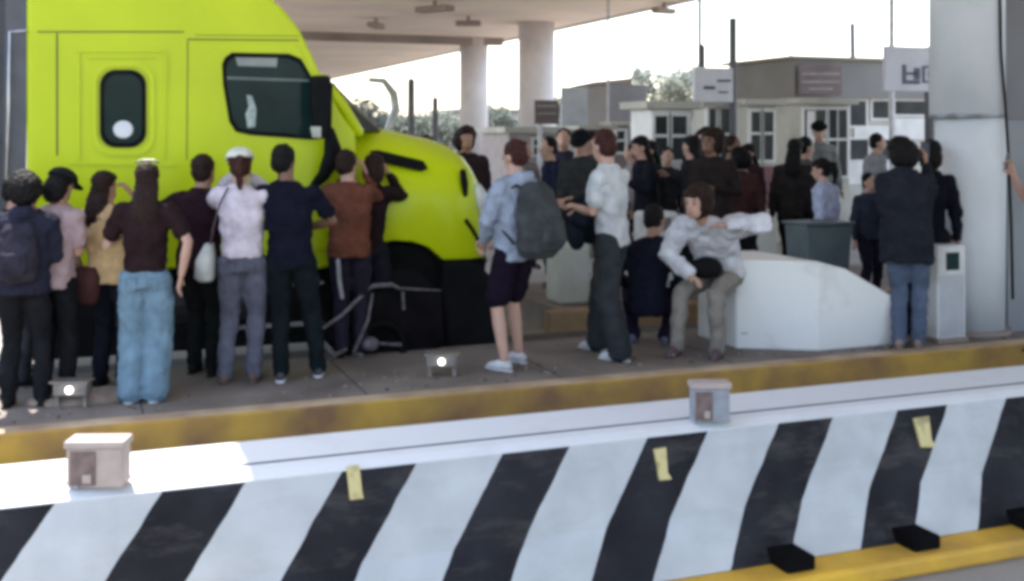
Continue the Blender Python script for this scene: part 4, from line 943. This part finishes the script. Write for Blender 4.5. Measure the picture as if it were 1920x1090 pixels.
Np = person('person in white shirt and beige trousers sitting on the white block, elbow raised', 1352, p=7.98, H=1.74, turn=-18, hair='bushy', hairc=hairb, topc=(.62, .61, .65), legc=(.24, .215, .19), hipz=.62, lean=(.03, -.40), fat=1.14, slv=1.35, skin='light',
            LA=(.24, -.52, 1.08), LAh=(1.6, .3, .1), wide=1.15, RA=(-.12, -.44, .66), RAh=(-.9, .2, -.2), LF=(.10, -.40, .09), RF=(-.22, -.46, .09), LK=(.0, -1, .6), RK=(-.25, -1, .6), shoec=(.14, .10, .11), hem=.9)
held(Np, 'shoulder_bag', 'black shoulder bag on the lap of the seated person', 'bag', cloth((.014, .013, .015)), lambda b: (ell(b, (-.02, -.30, .70), (.13, .1, .09)), ell(b, (-.12, -.24, .68), (.08, .07, .08))), smooth=True)
O1 = person('person with bushy dark hair in brown black clothes behind the seated person', 1338, p=9.9, H=1.80, turn=-30, hair='bushy', hairc=hairb, topc=(.035, .025, .025), legc=(.02, .02, .02), LA=(.15, -.25, 1.2), base=0., group='people on the far island', skin='dark', fat=1.15, wide=1.1)
O2 = person('person with black hair and a charcoal coat left of the bushy haired person', 1296, p=10.9, H=1.74, turn=-100, hair='long', topc=(.03, .03, .035), legc=(.02, .02, .02), group='people on the far island', skin='light', RA=(-.1, -.28, 1.3), near=False)
O3 = person('person in a dark coat near the maroon booth panel', 1366, p=11.2, H=1.73, turn=60, hair='short', hairc=hairb, topc=(.025, .018, .018), legc=(.02, .02, .02), group='people on the far island', skin='dark', near=False, fat=1.15)
Qp = person('person in a charcoal coat with long dark hair turned toward the booths', 1486, p=10.6, H=1.70, turn=165, hair='long', topc=(.045, .036, .036), legc=(.02, .02, .02), group='people on the far island', facing=False, fat=1.1, near=False)
Q2 = person('person in a black cap standing in front of the office window', 1540, p=13.6, H=1.93, turn=10, hair='short', cap=(.015, .015, .015), topc=(.22, .22, .22), legc=(.03, .03, .03), group='people on the far island', near=False, skin='light', wide=.85)
R_ = person('person with a dark ponytail in a lavender blue long sleeved shirt', 1553, p=9.0, H=1.52, turn=-115, hair='pony', topc=(.42, .45, .60), legc=(.02, .02, .03), group='people on the far island', skin='light', fat=1.08, LA=(.24, .02, .80), RA=(-.16, -.24, .95), hpitch=8)
S_ = person('person in navy and white clothes half hidden behind the dark hooded jacket', 1628, p=9.6, H=1.35, turn=40, hair='short', topc=(.06, .07, .11), legc=(.03, .03, .05), group='people on the far island', near=False, LA=(.1, -.28, .95), fat=1.1, skin='light')
Tp = person('person in a long dark hooded jacket and blue jeans filming with arms raised', 1700, foot=651, H=1.72, turn=172, hair='bushy', hairc=hairm, topc=(.028, .03, .042), hood=True, legc=(.10, .125, .19), shoec=(.30, .22, .19), fat=1.22, wide=1.12, hem=.72, LA=(.08, -.30, 1.45), RA=(-.12, -.30, 1.54), LAh=(.3, .1, -1), RAh=(-.15, .1, -1), LF=(.06, .02, .09), RF=(-.07, -.02, .09), facing=False)
phone(Tp, -1, 'dark phone raised by the person in the long hooded jacket')
T2 = person('person in black with a bob of black hair standing behind the narrow grey cabinet', 1742, p=7.78, H=1.70, turn=190, hair='bob', topc=(.012, .012, .022), legc=(.015, .015, .02), facing=False, shoec=(.015, .015, .03), wide=.85)
for q_, (px_, p_, H_, tn, hr, col_, lb_) in enumerate(((1248, 12.4, 1.74, 30, 'short', (.05, .05, .06), 'person in dark grey clothes in front of the white booth windows'),
        (1408, 12.0, 1.70, -50, 'long', (.06, .03, .035), 'person in dark maroon clothes in front of the maroon booth panel'),
        (1640, 12.5, 1.74, 120, 'short', (.3, .3, .32), 'person in pale grey clothes left of the dark hooded jacket'),
        (1190, 13.0, 1.76, -90, 'short', (.3, .28, .28), 'person in a light top between two dark jackets near the white booth'),
        (1224, 11.9, 1.72, -60, 'long', (.03, .03, .035), 'person with long black hair and black top right of the white shirt'),
        (1312, 12.6, 1.78, 20, 'bushy', (.04, .03, .025), 'person with bushy hair directly under the white sign'),
        (1392, 10.8, 1.70, 170, 'bushy', (.10, .045, .045), 'person in dull maroon with back turned beside the maroon panel'),
        (1514, 11.2, 1.74, 150, 'short', (.13, .11, .10), 'person in brownish grey between the charcoal coat and the lavender shirt'),
        (1060, 12.8, 1.76, -30, 'short', (.04, .04, .07), 'person in dark blue under the grey square sign'),
        (985, 13.5, 1.74, 40, 'short', (.25, .22, .22), 'person in a pinkish grey top behind the backpack'))):
    person(lb_, px_, p=p_, H=H_ + (q_ * 37 % 11 - 7) * .022, turn=tn, hair=hr, topc=col_, legc=(.03, .03, .04), near=False, group='people on the far island', skin='light')
U_ = person('person cut off by the frame edge holding a phone out', 1990, foot=668, H=1.74, turn=-70, hair='short', topc=(.42, .34, .36), legc=(.05, .05, .06), sleeve='short', skin='light', RA=(-.22, -.30, 1.45), RAh=(-.5, 0, -1))
phone(U_, -1, 'phone held by the person cut off at the frame edge')
# ---------------------------------------------------------------- camera, light, world
cd = bpy.data.cameras.new('camera'); cam = bpy.data.objects.new('camera', cd); COL.objects.link(cam); sc.camera = cam
cam.location = (0, 0, HC); cam.rotation_euler = (math.pi / 2, 0, -math.asin(sn))
cd.sensor_width = 36; cd.lens = F / 1920 * 36; cd.shift_y = -(545 - YH) / 1920; cd.clip_end = 3000; cd.clip_start = .1
w = bpy.data.worlds.new('World'); sc.world = w; w.use_nodes = True
nt = w.node_tree; bg = nt.nodes['Background']; sky = nt.nodes.new('ShaderNodeTexSky'); sky.sky_type = 'NISHITA'; sky.sun_disc = False
hs = nt.nodes.new('ShaderNodeHueSaturation'); hs.inputs['Saturation'].default_value = .8
nt.links.new(sky.outputs[0], hs.inputs['Color']); nt.links.new(hs.outputs[0], bg.inputs[0]); bg.inputs[1].default_value = .15
# sun: light travels slightly +X and toward the viewer, coming over the truck
kx, ky = .10, -.50
sd = bpy.data.lights.new('sun', 'SUN'); sd.energy = 3.; sd.angle = math.radians(.5); sd.color = (1, .95, .86)
so = bpy.data.objects.new('sun', sd); COL.objects.link(so)
dirv = V((kx, ky, -1)).normalized(); so.rotation_euler = dirv.to_track_quat('-Z', 'Y').to_euler()
el = math.asin(-dirv.z); src = -dirv
sky.sun_elevation = el; sky.sun_rotation = math.atan2(src.x, src.y)
sky.air_density = 1.2; sky.dust_density = 1.5; sky.ozone_density = 1.
sc.view_settings.view_transform = 'Standard'; sc.view_settings.look = 'None'; sc.view_settings.gamma = 1; sc.view_settings.exposure = 2.1
sc.cycles.pixel_filter_type = 'BLACKMAN_HARRIS'; sc.cycles.filter_width = 4.2
sc.cycles.max_bounces = 8; sc.cycles.use_denoising = True
